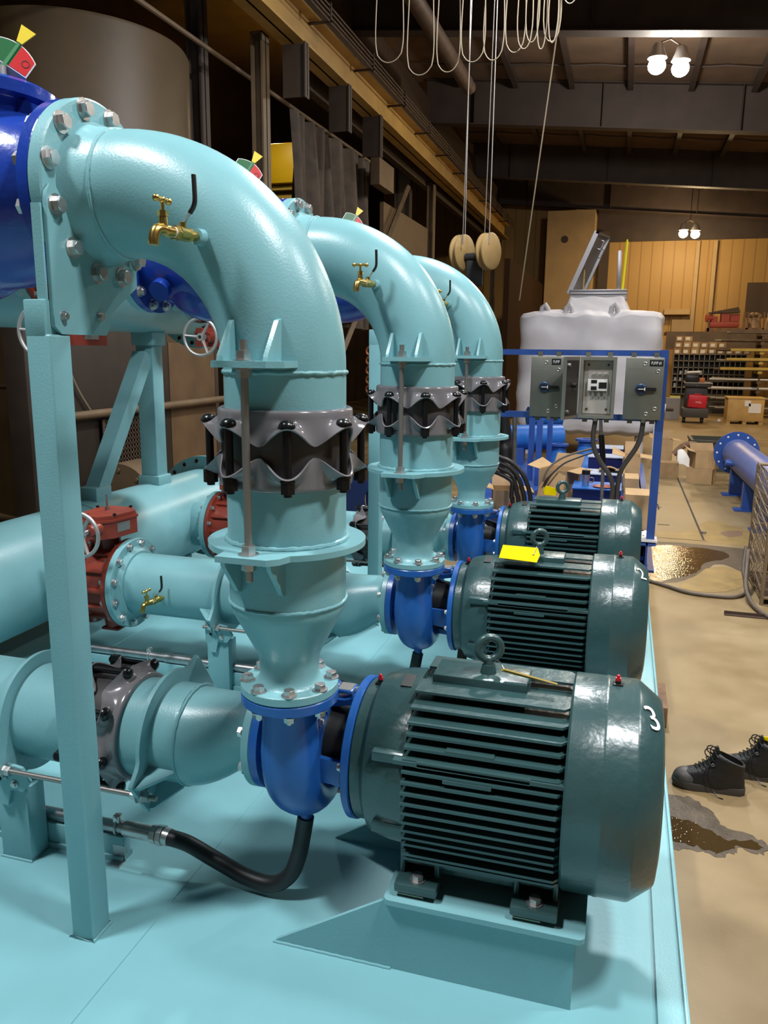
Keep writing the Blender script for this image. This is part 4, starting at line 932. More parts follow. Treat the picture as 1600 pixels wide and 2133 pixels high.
def cf(i, j):
    y = 12.3 + 3.9*i; top = 5.58 + 0.05*i
    a = i*30; amp = 0.15*(0.3+0.7*j) + 0.02
    return Vector((-4.35 + amp*sin(a*2.1) + 0.06*sin(a*0.9+j*3), y + 0.07*j*sin(a*1.7+2) + 0.1*j*(0.5-i), top - j*(3.1 + 0.2*sin(i*9))))
b = M(); b.grid(cf, 220, 20); b.solid(0.006); solo('canvas_curtain', 'dark brown canvas welding curtain hanging in folds', 'curtain', b, CANVAS, (-4.35, 14, 2.4), ang=60)
t = thing('trolley_hoist', 'bright yellow hoist body seen through the gap left of the curtain', 'hoist', (-7.2, 17.0, 4.2))
b = M(); b.box((-6.90, 16.7, 5.42), (-6.0, 17.2, 6.22), 0.02); part('body', b, mat('hoist_yellow', (0.80, 0.52, 0.015), 0.45), t)  # bright yellow paint of the hoist body
b = M(); b.box((-6.95, 16.9, 4.92), (-5.6, 17.2, 5.24), 0.02); b.box((-6.95, 16.8, 5.30), (-5.6, 17.2, 5.38)); b.box((-6.9, 16.95, 0), (-6.78, 17.1, 5.0)); part('girder', b, YRACK, t)
light(-6.2, 15.4, 6.6, 30, (1.0, 0.85, 0.5), 0.3)  # added light brightening the yellow hoist, without any fixture
b = M()
for z in (3.4, 4.2, 5.0):
    b.box((-6.6, 24.0, z), (-4.9, 24.25, z+0.14))
for x in (-6.5, -5.6, -5.0): b.box((x, 24.0, 0), (x+0.12, 24.2, 5.2))
solo('yellow_rack', 'yellow storage frame glimpsed below the diagonal brace', 'rack', b, YRACK, (-5.7, 24, 0))

# brown tank at upper left, pole in front of it
t = thing('storage_tank', 'large tan brown cylindrical tank behind the elbows at upper left', 'tank', (-5.65, 8.35, 0))
b = M(); b.lathe([(0, 0.0), (1.30, 0.0), (1.30, 5.30), (1.28, 5.34), (0, 5.42)], (-5.55, 8.75, 0), (0,0,1), 72); part('shell', b, OLIVE, t)
b = M(); b.torus((-5.55, 8.75, 1.5), (0,0,1), 1.305, 0.02, 72, 6); b.torus((-5.55, 8.75, 3.6), (0,0,1), 1.305, 0.012, 72, 6); part('weld_band', b, OLIVE, t)
b = M(); b.cyl((-4.75, 5.6, 0), (-4.75, 5.6, 7.9), 0.055, n=12); b.cyl((-4.66, 5.75, 0), (-4.66, 5.75, 7.9), 0.03, n=12)
for z in (2.6, 4.55): b.box((-4.82, 5.54, z), (-4.62, 5.80, z+0.14))
solo('conduit_pole', 'dark vertical conduit pipes in front of the brown tank', 'conduit', b, DBROWN, (-4.75, 5.6, 0))
b = M(); b.box((-6.9, 3.0, 0), (-6.6, 6.9, 7.9)); solo('steel_cabinet_wall', 'dark brown steel panel left of the tank', 'panel', b, BROWN, (-6.75, 5, 0))
t = thing('machine_cabinet', 'brown sheet metal machine casing behind the floor header', 'machine', (-4.6, 7.4, 0))
b = M(); b.box((-4.22, 5.7, 0), (-4.0, 7.95, 2.3), 0.01); part('casing', b, mat('dark_casing', (0.018, 0.0105, 0.006), 0.6, var=0.2), t)
b = M(); b.box((-4.15, 7.96, 0.0), (-4.0, 9.0, 2.0)); part('side_panel', b, mat('tan_casing', (0.105, 0.06, 0.026), 0.6, var=0.2, scale=3), t)
b = M(); b.cyl((-3.94, 5.8, 1.32), (-3.94, 10.5, 1.32), 0.04, n=12); b.box((-4.0, 6.0, 1.29), (-3.94, 6.08, 1.35)); b.box((-4.0, 8.8, 1.29), (-3.94, 8.88, 1.35)); part('rail', b, COLM, t)
b = M()
b.box((-3.99, 6.65, 0.62), (-3.96, 6.69, 1.25)); b.box((-3.99, 7.50, 0.62), (-3.96, 7.54, 1.25))
for i in range(13): b.box((-3.985, 6.65, 0.62+0.05*i), (-3.97, 7.54, 0.635+0.05*i))
for i in range(18): b.box((-3.988, 6.65+0.05*i, 0.62), (-3.97, 6.67+0.05*i, 1.25))
part('grille_guard', b, mat('dark_grille', (0.10, 0.07, 0.05), 0.5, 0.4), t)
b = M(); b.tube(bez([(-3.98, 6.15, 2.25), (-3.97, 6.15, 1.95), (-3.97, 6.3, 1.6), (-3.97, 6.55, 1.28)], 8), 0.012, 8); solo('white_hose', 'thin pale hose hanging behind the header stand', 'hose', b, CABLEW, (-3.98, 6.9, 1.05))
b = M(); b.cyl((-3.6, 6.35, 0.55), (-3.6, 6.75, 0.55), 0.33, n=32)
for k in range(8): b.cyl((-3.6+0.27*cos(k*PI/4), 6.33, 0.55+0.27*sin(k*PI/4)), (-3.6+0.27*cos(k*PI/4), 6.35, 0.55+0.27*sin(k*PI/4)), 0.022, n=6)
solo('tan_flange', 'round tan bolted flange behind the floor header', 'flange', b, COLM, (-3.6, 6.5, 0.2))
b = M(); b.box((-6.2, 2.6, 0), (-4.6, 5.4, 2.05), 0.03); solo('steel_tank_box', 'speckled dark brown steel box at the left edge behind the front post', 'box', b, mat('speckled_brown', (0.085, 0.045, 0.02), 0.6, var=0.35, scale=14), (-5.4, 4.0, 0))
# clutter between the near and middle pumps
t = thing('chain_hoist', 'rusty chain and steel spool hanging between the near and middle pumps', 'chain', (-1.95, 9.0, 0.9))
b = M()
for k in range(9): b.torus((-1.98 + 0.02*(k % 2), 9.0, 1.93-0.055*k), (1, 0.2, 0) if k % 2 else (0.2, 1, 0), 0.045, 0.013, 16, 6)
part('chain', b, mat('rusty_chain', (0.25, 0.08, 0.03), 0.5, 0.5), t)
b = M(); b.lathe([(0.06, -0.14), (0.16, -0.14), (0.16, -0.12), (0.10, -0.11), (0.10, 0.11), (0.16, 0.12), (0.16, 0.14), (0.06, 0.14)], (-1.78, 9.1, 1.42), (1,0.3,0), 24, closed=True); part('spool', b, STEEL, t)
b = M(); b.cyl((-1.92, 9.0, 0), (-1.92, 9.0, 1.7), 0.05, n=10); part('stand', b, RUST, t)
b = M(); b.box((-2.9, 11.9, 1.4), (-1.6, 12.3, 2.25)); b.box((-2.8, 11.95, 0), (-1.7, 12.25, 1.4)); solo('steel_hopper', 'grey steel hopper behind the chain', 'hopper', b, GALV, (-2.2, 12, 1.4))
for k in range(7):
    b = M(); x = -1.75 + 0.07*k; b.tube([(x, 9.35, 0.0), (x+0.015*sin(k*3), 9.25, 1.62+0.05*(k % 2))], [0.03, 0.024], 8)
    solo('tool_bar', 'steel tool hanging behind the near pump pipe', 'tool', b, (ALU, RUST, ZINC)[k % 3], (x, 9.3, 0.6), 'steel tools hanging on the rack')
b = M(); b.lathe([(0.18, -0.012), (0.36, -0.012), (0.36, 0.012), (0.18, 0.012)], (-1.12, 6.75, 0.62), (0.35, -1, 0), 48, closed=True)
b.cyl((-1.12, 6.76, 0.62), (-1.0, 7.4, 0.62), 0.2, n=32); b.box((-1.16, 6.95, 0), (-0.94, 7.2, 0.5))
solo('navy_flange', 'dark navy blue pipe flange behind the nearest coupling', 'flange', b, NAVY, (-1.1, 6.9, 0.26))
b = M(); b.box((-1.4, 6.3, 0), (-0.7, 6.68, 0.33)); solo('timber_box', 'brown timber box under the yellow twisted hose', 'box', b, WOODB, (-1.05, 6.5, 0))
b = M(); b.tube([(-1.15+0.002*i, 6.5, 0.36+0.02*sin(i*0.9)) for i in range(0, 200, 2)], 0.03, 8); solo('yellow_rope', 'yellow twisted hose below the navy flange', 'hose', b, YRACK, (-1.0, 6.5, 0.36))

# crane hook block, cables, festoon
t = thing('hook_block', 'tan twin sheave crane hook block hanging on cables', 'hook block', (-0.96, 10.0, 2.6), )
for x in (-1.13, -0.79):
    c = (x, 10.0 - (x+0.96)*0.3, 3.12); ax = Vector((0.95, -0.42, 0)).normalized()
    b = M(); b.lathe([(0, -0.055), (0.20, -0.055), (0.215, -0.045), (0.215, -0.03), (0.19, -0.015), (0.19, 0.015), (0.215, 0.03), (0.215, 0.045), (0.20, 0.055), (0, 0.055)], c, ax, 40); part('sheave', b, SHEAVE, t)
b = M(); b.cyl((-1.10, 10.05, 3.06), (-0.80, 9.94, 3.06), 0.055, n=18); b.box((-1.06, 9.94, 2.72), (-0.86, 10.06, 3.02), 0.02); part('yoke', b, DARK, t)
b = M(); hk = [(-0.96 + 0.085*cos(a), 10.0, 2.55 + 0.085*sin(a)) for a in [rad(100 - 26*k) for k in range(11)]]
b.tube([(-0.96, 10, 2.75)] + hk, [0.035] + [0.036 - 0.0015*k for k in range(11)], 12); part('hook', b, RUST, t)
CAB = [((-1.13, 10.2), (-1.15, 10.2)), ((-1.10, 9.9), (-1.0, 9.6)), ((-0.83, 10.2), (-0.83, 10.2)), ((-0.77, 9.85), (-0.77, 9.85)), ((-0.87, 10.1), (-0.80, 9.9))]
for k, (p, q) in enumerate(CAB):
    b = M(); b.tube([(p[0], p[1], 3.2), (q[0], q[1], 7.0)], 0.0065, 8); solo('hoist_cable', 'thin steel hoist cable above the hook block', 'cable', b, ROD, (p[0], p[1], 3.2), 'hoist cables')
b = M(); b.tube([(-0.40, 10.0, 2.55), (-0.02, 9.3, 5.4), (0.0, 9.3, 6.9)], 0.008, 8); solo('pendant_cable', 'slanting pale pendant cable right of the hoist cables', 'cable', b, CABLEW, (-0.3, 10, 2.5))
b = M(); b.box((-3.4, 9.2, 7.0), (5.0, 9.24, 7.5)); b.box((-3.4, 9.1, 6.98), (5.0, 9.34, 7.0)); solo('bridge_girder', 'crane bridge girder just above the picture', 'beam', b, CRANE, (3, 9.2, 7.0))
rr = random.Random(11)
FX = [(-1.98, -1.70, 5.05), (-1.62, -1.36, 4.90), (-1.30, -1.08, 4.92), (-1.02, -0.80, 4.98), (-0.78, -0.60, 4.98), (-0.55, -0.38, 5.04), (-0.42, -0.30, 5.05), (-0.34, -0.24, 5.12), (-0.22, -0.16, 5.05), (-0.16, -0.02, 5.12), (-0.10, -0.04, 5.08), (0.02, 0.16, 5.44)]
for k, (x0, x1, zb) in enumerate(FX):
    y = 9.2 + rr.uniform(-.06, .06); xm = (x0+x1)/2; w = (x1-x0)/2; h = 0.16
    pts = [(x0 + 0.02, y, 6.98), (x0, y, zb+0.9), (x0-0.02, y, zb+h+0.15)] + [(xm - (w+0.01)*cos(a), y, zb+h - h*sin(a)) for a in [PI*i/10 for i in range(1, 10)]] + [(x1+0.02, y, zb+h+0.15), (x1, y, zb+0.9), (x1-0.02, y, 6.98)]
    b = M(); b.tube(bez(pts, 3), 0.0068, 8); solo('festoon_loop', 'drooping pale cable loop at the top of the picture', 'cable', b, CABLEW, (xm, y, zb), 'festoon cable loops', ang=60)
# ------------------------------------------------------------------ switch rack and blue equipment
t = thing('blue_skid', 'dark blue steel skid behind the farthest motor carrying the switch rack', 'skid', (0.3, 9.5, 0))
b = M()
for x in (1.10, -0.75):
    b.box((x-0.008+0.07, 7.36, 0.012), (x+0.008+0.07, 13.0, 0.25)); b.box((x, 7.36, 0), (x+0.15, 13.0, 0.014)); b.box((x, 7.36, 0.236), (x+0.15, 13.0, 0.25))
for y in (7.36, 9.0, 11.0, 12.9): b.box((-0.7, y, 0.05), (1.12, y+0.1, 0.235))
part('base_frame', b, SBLUE, t)
b = M(); b.box((-0.72, 7.62, 0.25), (1.12, 12.9, 0.262)); part('deck', b, SBLUE, t)
for y0, y1, x0, x1, z in ((8.75, 9.25, 0.42, 0.92, 0.50), (9.75, 10.15, 0.52, 0.93, 0.52), (10.75, 11.1, 0.50, 0.93, 0.60), (11.6, 12.0, 0.5, 0.93, 0.62)):
    b = M(); b.box((x0, y0, 0.262), (x1, y1, z-0.012)); o = part('pump_plinth', b, NAVY, t)
    b = M(); b.box((x0-0.01, y0-0.01, z-0.012), (x1+0.01, y1+0.01, z)); part('plinth_top', b, LBLUE if y0 < 9.5 else mat('pale_plinth_top', (0.45, 0.50, 0.62), 0.35), o)
for x, y, z1 in ((-0.24, 10.6, 1.5), (-0.10, 10.2, 1.4), (-0.07, 11.4, 1.5)):
    b = M(); b.box((x-0.035, y-0.035, 0.262), (x+0.035, y+0.035, z1)); part('upright', b, SBLUE, t)

t = thing('switch_rack', 'blue steel frame holding the stainless switch boxes', 'rack', (0.6, 7.5, 0.25))
b = M(); b.box((1.165, 7.47, 0.262), (1.235, 7.54, 1.97)); part('post', b, SBLUE, t)
b = M(); b.box((-0.42, 7.47, 0.262), (-0.35, 7.54, 1.97)); part('post', b, SBLUE, t)
b = M(); b.box((-0.35, 7.475, 1.915), (1.165, 7.535, 1.965)); part('top_rail', b, SBLUE, t)
b = M(); b.box((-0.35, 7.475, 1.345), (1.165, 7.535, 1.40)); part('bottom_rail', b, SBLUE, t)
b = M(); b.box((1.10, 7.40, 0.262), (1.26, 7.60, 0.275)); part('base_plate', b, PAPER, t)
def enclosure(x0, x1, label, open_=False, txt=None):
    z0, z1, y0, y1 = 1.368, 1.905, 7.33, 7.465
    t = thing('switch_enclosure', label, 'electrical box', ((x0+x1)/2, y1, z0), 'stainless switch boxes')
    b = M()
    if not open_:
        b.box((x0, y0+0.012, z0), (x1, y1, z1), 0.006); part('body', b, ENCL, t)
        b = M(); b.box((x0-0.004, y0, z0+0.003), (x1+0.004, y0+0.011, z1-0.003), 0.004); d = part('door', b, ENCL, t)
        cx, cz = (x0+x1)/2 - 0.02, (z0+z1)/2 - 0.0
        b = M(); b.lathe([(0.048, 0), (0.046, 0.022), (0.036, 0.030), (0, 0.031)], (cx, y0, cz), (0,-1,0), 32); k = part('rotary_handle', b, mat('handle_blue', (0.012, 0.035, 0.09), 0.35), d)
        b = M(); b.prism([(cx-0.03, y0-0.045, cz-0.018), (cx+0.125, y0-0.03, cz-0.016), (cx+0.125, y0-0.03, cz+0.012), (cx-0.03, y0-0.045, cz+0.018)], (0, 0.02, 0)); part('lever', b, BLACKP, d)
        b = M(); b.box((cx-0.025, y0-0.048, cz-0.003), (cx+0.03, y0-0.0455, cz+0.003)); b.box((cx+0.027, y0-0.046, cz-0.014), (cx+0.034, y0-0.041, cz+0.014)); part('pointer_line', b, WHITE, d)
        for px, pz in ((x1-0.155, z1-0.052), (x1-0.045, z1-0.115), (x1-0.05, z0+0.10), (x1-0.12, z0+0.055)):
            b = M(); b.torus((px, y0-0.004, pz), (0,-1,0), 0.013, 0.004, 16, 6); part('latch', b, STEEL, d)
        lx0, lx1 = (x1-0.118, x1-0.006) if txt != 'PUMP' else (x1-0.108, x1-0.028)
        b = M(); b.box((lx0, y0-0.002, z1-0.074), (lx1, y0, z1-0.020)); lp = part('label_plate', b, BLACKP, d, 'black label plate reading %s' % txt)
        text('lettering', txt, 0.038, WHITE, d, ((lx0+lx1)/2, y0-0.0022, z1-0.047), RX90 @ Matrix.Diagonal((0.60, 1, 1)), 0.0006)
        b = M(); b.box((x0+0.02, y0-0.0008, z1-0.112), (x0+0.17, y0, z1-0.104)); b.box((x0+0.02, y0-0.0008, z1-0.098), (x0+0.15, y0, z1-0.092)); part('etched_line', b, ENCLL, d)
    else:
        f = 0.028
        b.box((x0, y1-0.01, z0), (x1, y1, z1)); b.box((x0, y0, z0), (x0+f, y1-0.01, z1)); b.box((x1-f, y0, z0), (x1, y1-0.01, z1)); b.box((x0+f, y0, z0), (x1-f, y1-0.01, z0+f)); b.box((x0+f, y0, z1-f), (x1-f, y1-0.01, z1)); part('body', b, ENCLL, t)
        b = M(); b.box((x0+f+0.008, y1-0.022, z0+f+0.008), (x1-f-0.008, y1-0.016, z1-f-0.008)); bp = part('back_panel', b, PANELW, t)
        cx = (x0+x1)/2; cz = 1.66
        b = M(); b.box((cx-0.085, y1-0.085, cz-0.052), (cx+0.085, y1-0.022, cz+0.052), 0.004); sw = part('disconnect_switch', b, PAPER, t)
        for q0, q1, w0, w1 in ((-0.055, -0.005, 0.015, 0.045), (-0.055, -0.005, -0.045, -0.012), (0.012, 0.080, -0.03, 0.024)):
            b = M(); b.box((cx+q0, y1-0.088, cz+w0), (cx+q1, y1-0.0855, cz+w1)); part('dark_window', b, BLACKP, sw)
        for s in (-1, 1):
            for k in range(3):
                b = M(); xx = cx - 0.045 + 0.05*k + 0.01; b.box((xx-0.013, y1-0.06, cz+s*0.08-0.024), (xx+0.013, y1-0.022, cz+s*0.08+0.024), 0.002); b.cyl((xx, y1-0.061, cz+s*0.085), (xx, y1-0.063, cz+s*0.085), 0.008, n=12); part('terminal_lug', b, ENCLL, sw)
        for xx, zz in ((x0+0.07, z1-0.07), (x1-0.07, z1-0.07), (x0+0.07, z0+0.075), (x1-0.07, z0+0.075)):
            b = M(); b.cyl((xx, y1-0.022, zz), (xx, y1-0.028, zz), 0.011, n=12); part('screw', b, RUST, bp)
        # door swung open to the left
        a = rad(249); d = Vector((cos(a), sin(a), 0)); n = Vector((-sin(a), cos(a), 0)); p = Vector((x0-0.004, y0-0.002, 0)); L = x1-x0
        def q(s, k, z): v = p + d*s + n*k; return (v.x, v.y, z)
        b = M(); b.prism([q(0, 0, z0), q(L, 0, z0), q(L, -0.012, z0), q(0, -0.012, z0)], (0, 0, z1-z0)); b.prism([q(L-0.004, 0.02, z0), q(L, 0.02, z0), q(L, 0, z0), q(L-0.004, 0, z0)], (0, 0, z1-z0)); dd = part('open_door', b, ENCLL, t)
        b = M(); b.prism([q(0.03, 0.002, z0+0.03), q(L-0.03, 0.002, z0+0.03), q(L-0.03, 0.006, z0+0.03), q(0.03, 0.006, z0+0.03)], (0, 0, z1-z0-0.06)); part('door_liner', b, mat('dark_liner', (0.03, 0.026, 0.022), 0.4), dd)
        for zz in (z0+0.07, z1-0.07):
            b = M(); b.cyl(q(L-0.06, 0.006, zz), q(L-0.06, 0.03, zz), 0.014, n=10); part('latch', b, STEEL, dd)
        b = M(); b.cyl(q(L*0.5, 0.006, cz), q(L*0.5, 0.05, cz), 0.02, n=12); part('shaft', b, BLACKP, dd)
    for xx in (x0+0.06, x1-0.06):
        for zz in (z1, z0-0.042):
            b = M(); b.box((xx-0.022, y1-0.012, zz), (xx+0.022, y1-0.003, zz+0.042)); b.cyl((xx, y1-0.013, zz+0.022), (xx, y1-0.017, zz+0.022), 0.008, n=8); part('mounting_tab', b, ENCL, t)
    b = M(); xx = (x0+x1)/2 if open_ else (x0+x1)/2 + 0.02; b.cyl((xx, 7.42, z0), (xx, 7.42, z0-0.03), 0.022, n=16); b.cyl((xx, 7.42, z0-0.012), (xx, 7.42, z0-0.026), 0.027, n=8); part('cable_gland', b, STEEL, t)
    return t
enclosure(0.072, 0.355, 'stainless switch box labelled PUMP, left of the open box', txt='PUMP')
enclosure(0.495, 0.805, 'open stainless switch box with its door swung left and breaker showing', open_=True)
enclosure(0.885, 1.195, 'stainless switch box labelled PUMP #1, at the right end of the rack', txt='PUMP #1')
b = M(); b.tube(bez([(0.65, 7.42, 1.338), (0.64, 7.42, 1.20), (0.66, 7.42, 1.08), (0.72, 7.42, 0.97), (0.80, 7.42, 0.86), (0.84, 7.43, 0.74), (0.83, 7.44, 0.55), (0.83, 7.44, 0.27)], 8), 0.022, 14)
solo('liquidtight_cable', 'grey flexible conduit curving down from the open switch box', 'cable', b, mat('grey_conduit_jacket', (0.055, 0.05, 0.048), 0.4), (0.65, 7.42, 0.26), 'flexible conduits under the switch boxes')
b = M(); b.tube(bez([(1.06, 7.42, 1.338), (1.05, 7.42, 1.22), (1.02, 7.42, 1.12), (0.97, 7.42, 1.03), (0.91, 7.43, 0.92), (0.885, 7.46, 0.80), (0.88, 7.48, 0.6), (0.88, 7.48, 0.27)], 8), 0.022, 14)
solo('liquidtight_cable', 'grey flexible conduit curving down from the PUMP #1 switch box', 'cable', b, mat('grey_conduit_jacket', (0.055, 0.05, 0.048), 0.4), (1.06, 7.42, 0.26), 'flexible conduits under the switch boxes')
t = thing('conduit_stub', 'straight grey conduit with black sleeve behind the curved conduits', 'conduit', (0.72, 7.95, 0.27))
b = M(); b.tube([(0.68, 7.9, 1.40), (0.70, 7.9, 1.15)], 0.016, 12); b.tube([(0.735, 7.9, 0.90), (0.75, 7.9, 0.27)], 0.017, 12); part('pipe', b, ZINC, t)
b = M(); b.tube([(0.70, 7.9, 1.17), (0.737, 7.9, 0.88)], 0.028, 14); part('sleeve', b, BLACKP, t)
for k, (r, lab) in enumerate(((0, 'outermost'), (1, 'second from outside'), (2, 'third from outside'), (3, 'innermost'))):
    o = 0.052*r; b = M()
    b.tube(bez([(-0.34, 7.5+0.01*r, 0.99-o), (-0.2, 7.46, 0.965-o), (-0.08, 7.44, 0.92-o*1.1), (0.02-o*0.6, 7.44, 0.82-o), (0.08-o, 7.45, 0.69-o*0.6), (0.105-o*1.1, 7.47, 0.55), (0.10-o*1.1, 7.5, 0.27)], 7), 0.021, 14)
    solo('power_cable', 'thick black cable arching down left of the farthest motor, %s of the bundle' % lab, 'cable', b, RUBBER, (-0.1, 7.46, 0.26), 'black cable bundle')
b = M(); b.tube(bez([(-0.25, 7.9, 1.36), (-0.22, 7.9, 1.15), (-0.2, 7.88, 0.95), (-0.18, 7.86, 0.75)], 6), [0.06]*10 + [0.075]*9, 14); solo('black_hose_bundle', 'dark bundle of hose hanging behind the farthest coupling', 'hose', b, RUBBER, (-0.22, 7.9, 0.7))
b = M(); b.cyl((-0.12, 7.8, 1.35), (-0.10, 7.8, 0.55), 0.022, n=14); solo('grey_pipe', 'short vertical grey pipe right of the dark hose bundle', 'pipe', b, ZINC, (-0.11, 7.8, 0.55))
def cone_pump(x, y, s, label, zt=0.72):
    t = thing('blue_cone_base', label, 'pump', (x, y, 0.262), 'blue flanged cones behind the rack')
    b = M(); b.lathe([(0.0, 0.262), (0.21*s, 0.262), (0.205*s, 0.33), (0.15*s, 0.42), (0.115*s, zt-0.10), (0.105*s, zt-0.03), (0, zt-0.03)], (x, y, 0), (0,0,1), 40); part('cone', b, LBLUE, t)
    b = M(); b.lathe([(0.06, zt-0.03), (0.155*s, zt-0.03), (0.155*s, zt), (0.06, zt)], (x, y, 0), (0,0,1), 40, closed=True); part('flange', b, SBLUE, t)
    return t
cone_pump(0.03, 11.9, 0.9, 'blue flanged cone left of the curved conduits', 0.62); cone_pump(0.43, 11.6, 1.0, 'blue flanged cone directly behind the curved conduits', 0.74)
t = thing('blue_barrel', 'bright blue horizontal pipe barrel left of the rack uprights', 'pipe', (-0.5, 12.2, 0.262))
b = M(); b.cyl((-0.75, 12.1, 0.66), (0.0, 12.5, 0.66), 0.19, n=36); part('barrel', b, LBLUE, t)
b = M(); b.cyl((-0.55, 12.9, 0.92), (-0.05, 13.1, 0.92), 0.16, n=36); part('upper_barrel', b, LBLUE, t)
for q in (((-0.62, 12.0, 0.262), (-0.50, 12.3, 0.52)), ((-0.15, 12.2, 0.262), (-0.03, 12.5, 0.52))):
    b = M(); b.box(*q); part('cradle', b, SBLUE, t)

# cardboard and clutter on the blue skid
def carton(x0, x1, y0, y1, z0, z1, label, flaps=True, rot=0.0, m=CARD, group='open cardboard cartons', txt=False):
    t = thing('cardboard_box', label, 'cardboard box', ((x0+x1)/2, (y0+y1)/2, z0), group); R = Matrix.Rotation(rot, 3, 'Z'); pv = ((x0+x1)/2, (y0+y1)/2, z0); th = 0.006
    b = M()
    for a, c in (((x0, y0, z0), (x1, y0+th, z1)), ((x0, y1-th, z0), (x1, y1, z1)), ((x0, y0+th, z0), (x0+th, y1-th, z1)), ((x1-th, y0+th, z0), (x1, y1-th, z1)), ((x0+th, y0+th, z0), (x1-th, y1-th, z0+th))): b.box(a, c, rot=R, piv=pv)
    part('carton', b, m, t)
    w = (y1-y0)*0.5
    if flaps:
        for sx, px in ((-1, x0), (1, x1)):
            b = M(); q = [(px, y0, z1), (px, y1, z1), (px + sx*w*0.75, y1, z1 - sx*0.02 + 0.06*(sx < 0)), (px + sx*w*0.75, y0, z1 + 0.05*(sx < 0) - 0.02)]
            q = [tuple(Vector(pv) + R @ (Vector(p) - Vector(pv))) for p in q]; b.prism(q, (0, 0, 0.005)); part('flap', b, m, t)
        b = M(); q = [(x0, y1, z1), (x1, y1, z1), (x1, y1 + w*0.5, z1 + w*0.7), (x0, y1 + w*0.5, z1 + w*0.7)]; q = [tuple(Vector(pv) + R @ (Vector(p) - Vector(pv))) for p in q]; b.prism(q, (0, 0.004, 0.003)); part('flap', b, CARDD, t)
    else:
        b = M(); b.box((x0, y0, z1), (x1, y1, z1+0.004), rot=R, piv=pv); part('lid', b, m, t)
    return t
carton(-0.36, -0.06, 8.0, 8.3, 0.262, 0.56, 'open cardboard box beneath the black cables, left of the farthest motor', rot=0.2)
carton(0.05, 0.40, 9.3, 9.7, 0.262, 0.60, 'open cardboard box left of the steel cup', rot=-0.35)
b = M(); b.prism([(0.02, 8.6, 0.262), (0.30, 8.5, 0.262), (0.34, 8.75, 0.62), (0.20, 8.85, 0.66), (0.06, 8.8, 0.50)], (0.004, 0.008, 0)); solo('cardboard_sheet', 'torn brown cardboard sheet leaning behind the farthest motor', 'cardboard', b, CARDD, (0.15, 8.7, 0.26))
carton(0.955, 1.10, 8.8, 9.2, 0.262, 0.62, 'tall cardboard box right of the blue plinths, nearer one', rot=0.0, flaps=False)
carton(0.96, 1.19, 7.9, 8.3, 0.262, 0.60, 'large cardboard box behind the right switch box post', flaps=False)
carton(0.95, 1.14, 10.2, 10.6, 0.262, 0.68, 'small cardboard box far along the blue skid, right of the pale plinths', flaps=True)
b = M(); b.grid(lambda i, j: Vector((0.66 + 0.3*i, 9.85 + 0.25*j, 0.545 + 0.05*sin(i*4)*sin(j*3+1))), 12, 10); b.solid(0.004); solo('brown_paper', 'crumpled brown packing paper on the blue plinth', 'paper', b, CARDD, (0.8, 9.9, 0.52))
b = M(); b.lathe([(0.0, 0.5005), (0.033, 0.5005), (0.037, 0.512), (0.041, 0.60), (0.044, 0.63), (0.0, 0.63)], (0.545, 8.92, 0), (0,0,1), 32)
t = thing('travel_mug', 'steel travel mug with black lid standing on the blue plinth', 'mug', (0.545, 8.92, 0.50)); part('cup', b, STEEL, t)
b = M(); b.lathe([(0.045, 0.63), (0.046, 0.65), (0.043, 0.675), (0, 0.678)], (0.545, 8.92, 0), (0,0,1), 32); part('lid', b, BLACKP, t)
b = M(); b.torus((0.605, 8.92, 0.57), (0,1,0), 0.028, 0.006, 20, 8); part('handle', b, ZINC, t)
b = M(); b.lathe([(0, 0.5005), (0.10, 0.5005), (0.115, 0.512), (0.10, 0.506), (0, 0.505)], (0.74, 8.9, 0), (0,0,1), 32); solo('red_plate_tray', 'dark red round dish on the blue plinth', 'dish', b, mat('dark_red_dish', (0.25, 0.03, 0.02), 0.4), (0.74, 8.9, 0.5))
b = M(); b.tube(bez([(0.10, 8.75, 0.55), (0.14, 8.8, 0.68), (0.25, 8.9, 0.78), (0.42, 9.1, 0.84), (0.62, 9.3, 0.88)], 6), 0.012, 8); solo('brown_hose', 'thin brown hose arching over the cardboard', 'hose', b, HOSE, (0.3, 8.9, 0.5), 'thin hoses over the cartons')
b = M(); b.tube(bez([(0.12, 8.7, 0.50), (0.18, 8.75, 0.62), (0.30, 8.85, 0.74), (0.46, 9.05, 0.80), (0.60, 9.2, 0.84)], 6), 0.010, 8); solo('black_hose', 'thin black hose arching over the cardboard', 'hose', b, RUBBER, (0.3, 8.8, 0.5), 'thin hoses over the cartons')
b = M(); b.grid(lambda i, j: Vector((1.115 + 0.13*i, 7.64 + 0.22*j, 0.256 + 0.018*abs(sin(i*7+j*5)))), 10, 10); b.solid(0.002); solo('plastic_wrap', 'crumpled clear plastic on the corner of the blue skid', 'plastic wrap', b, PAPER, (1.15, 7.7, 0.25))

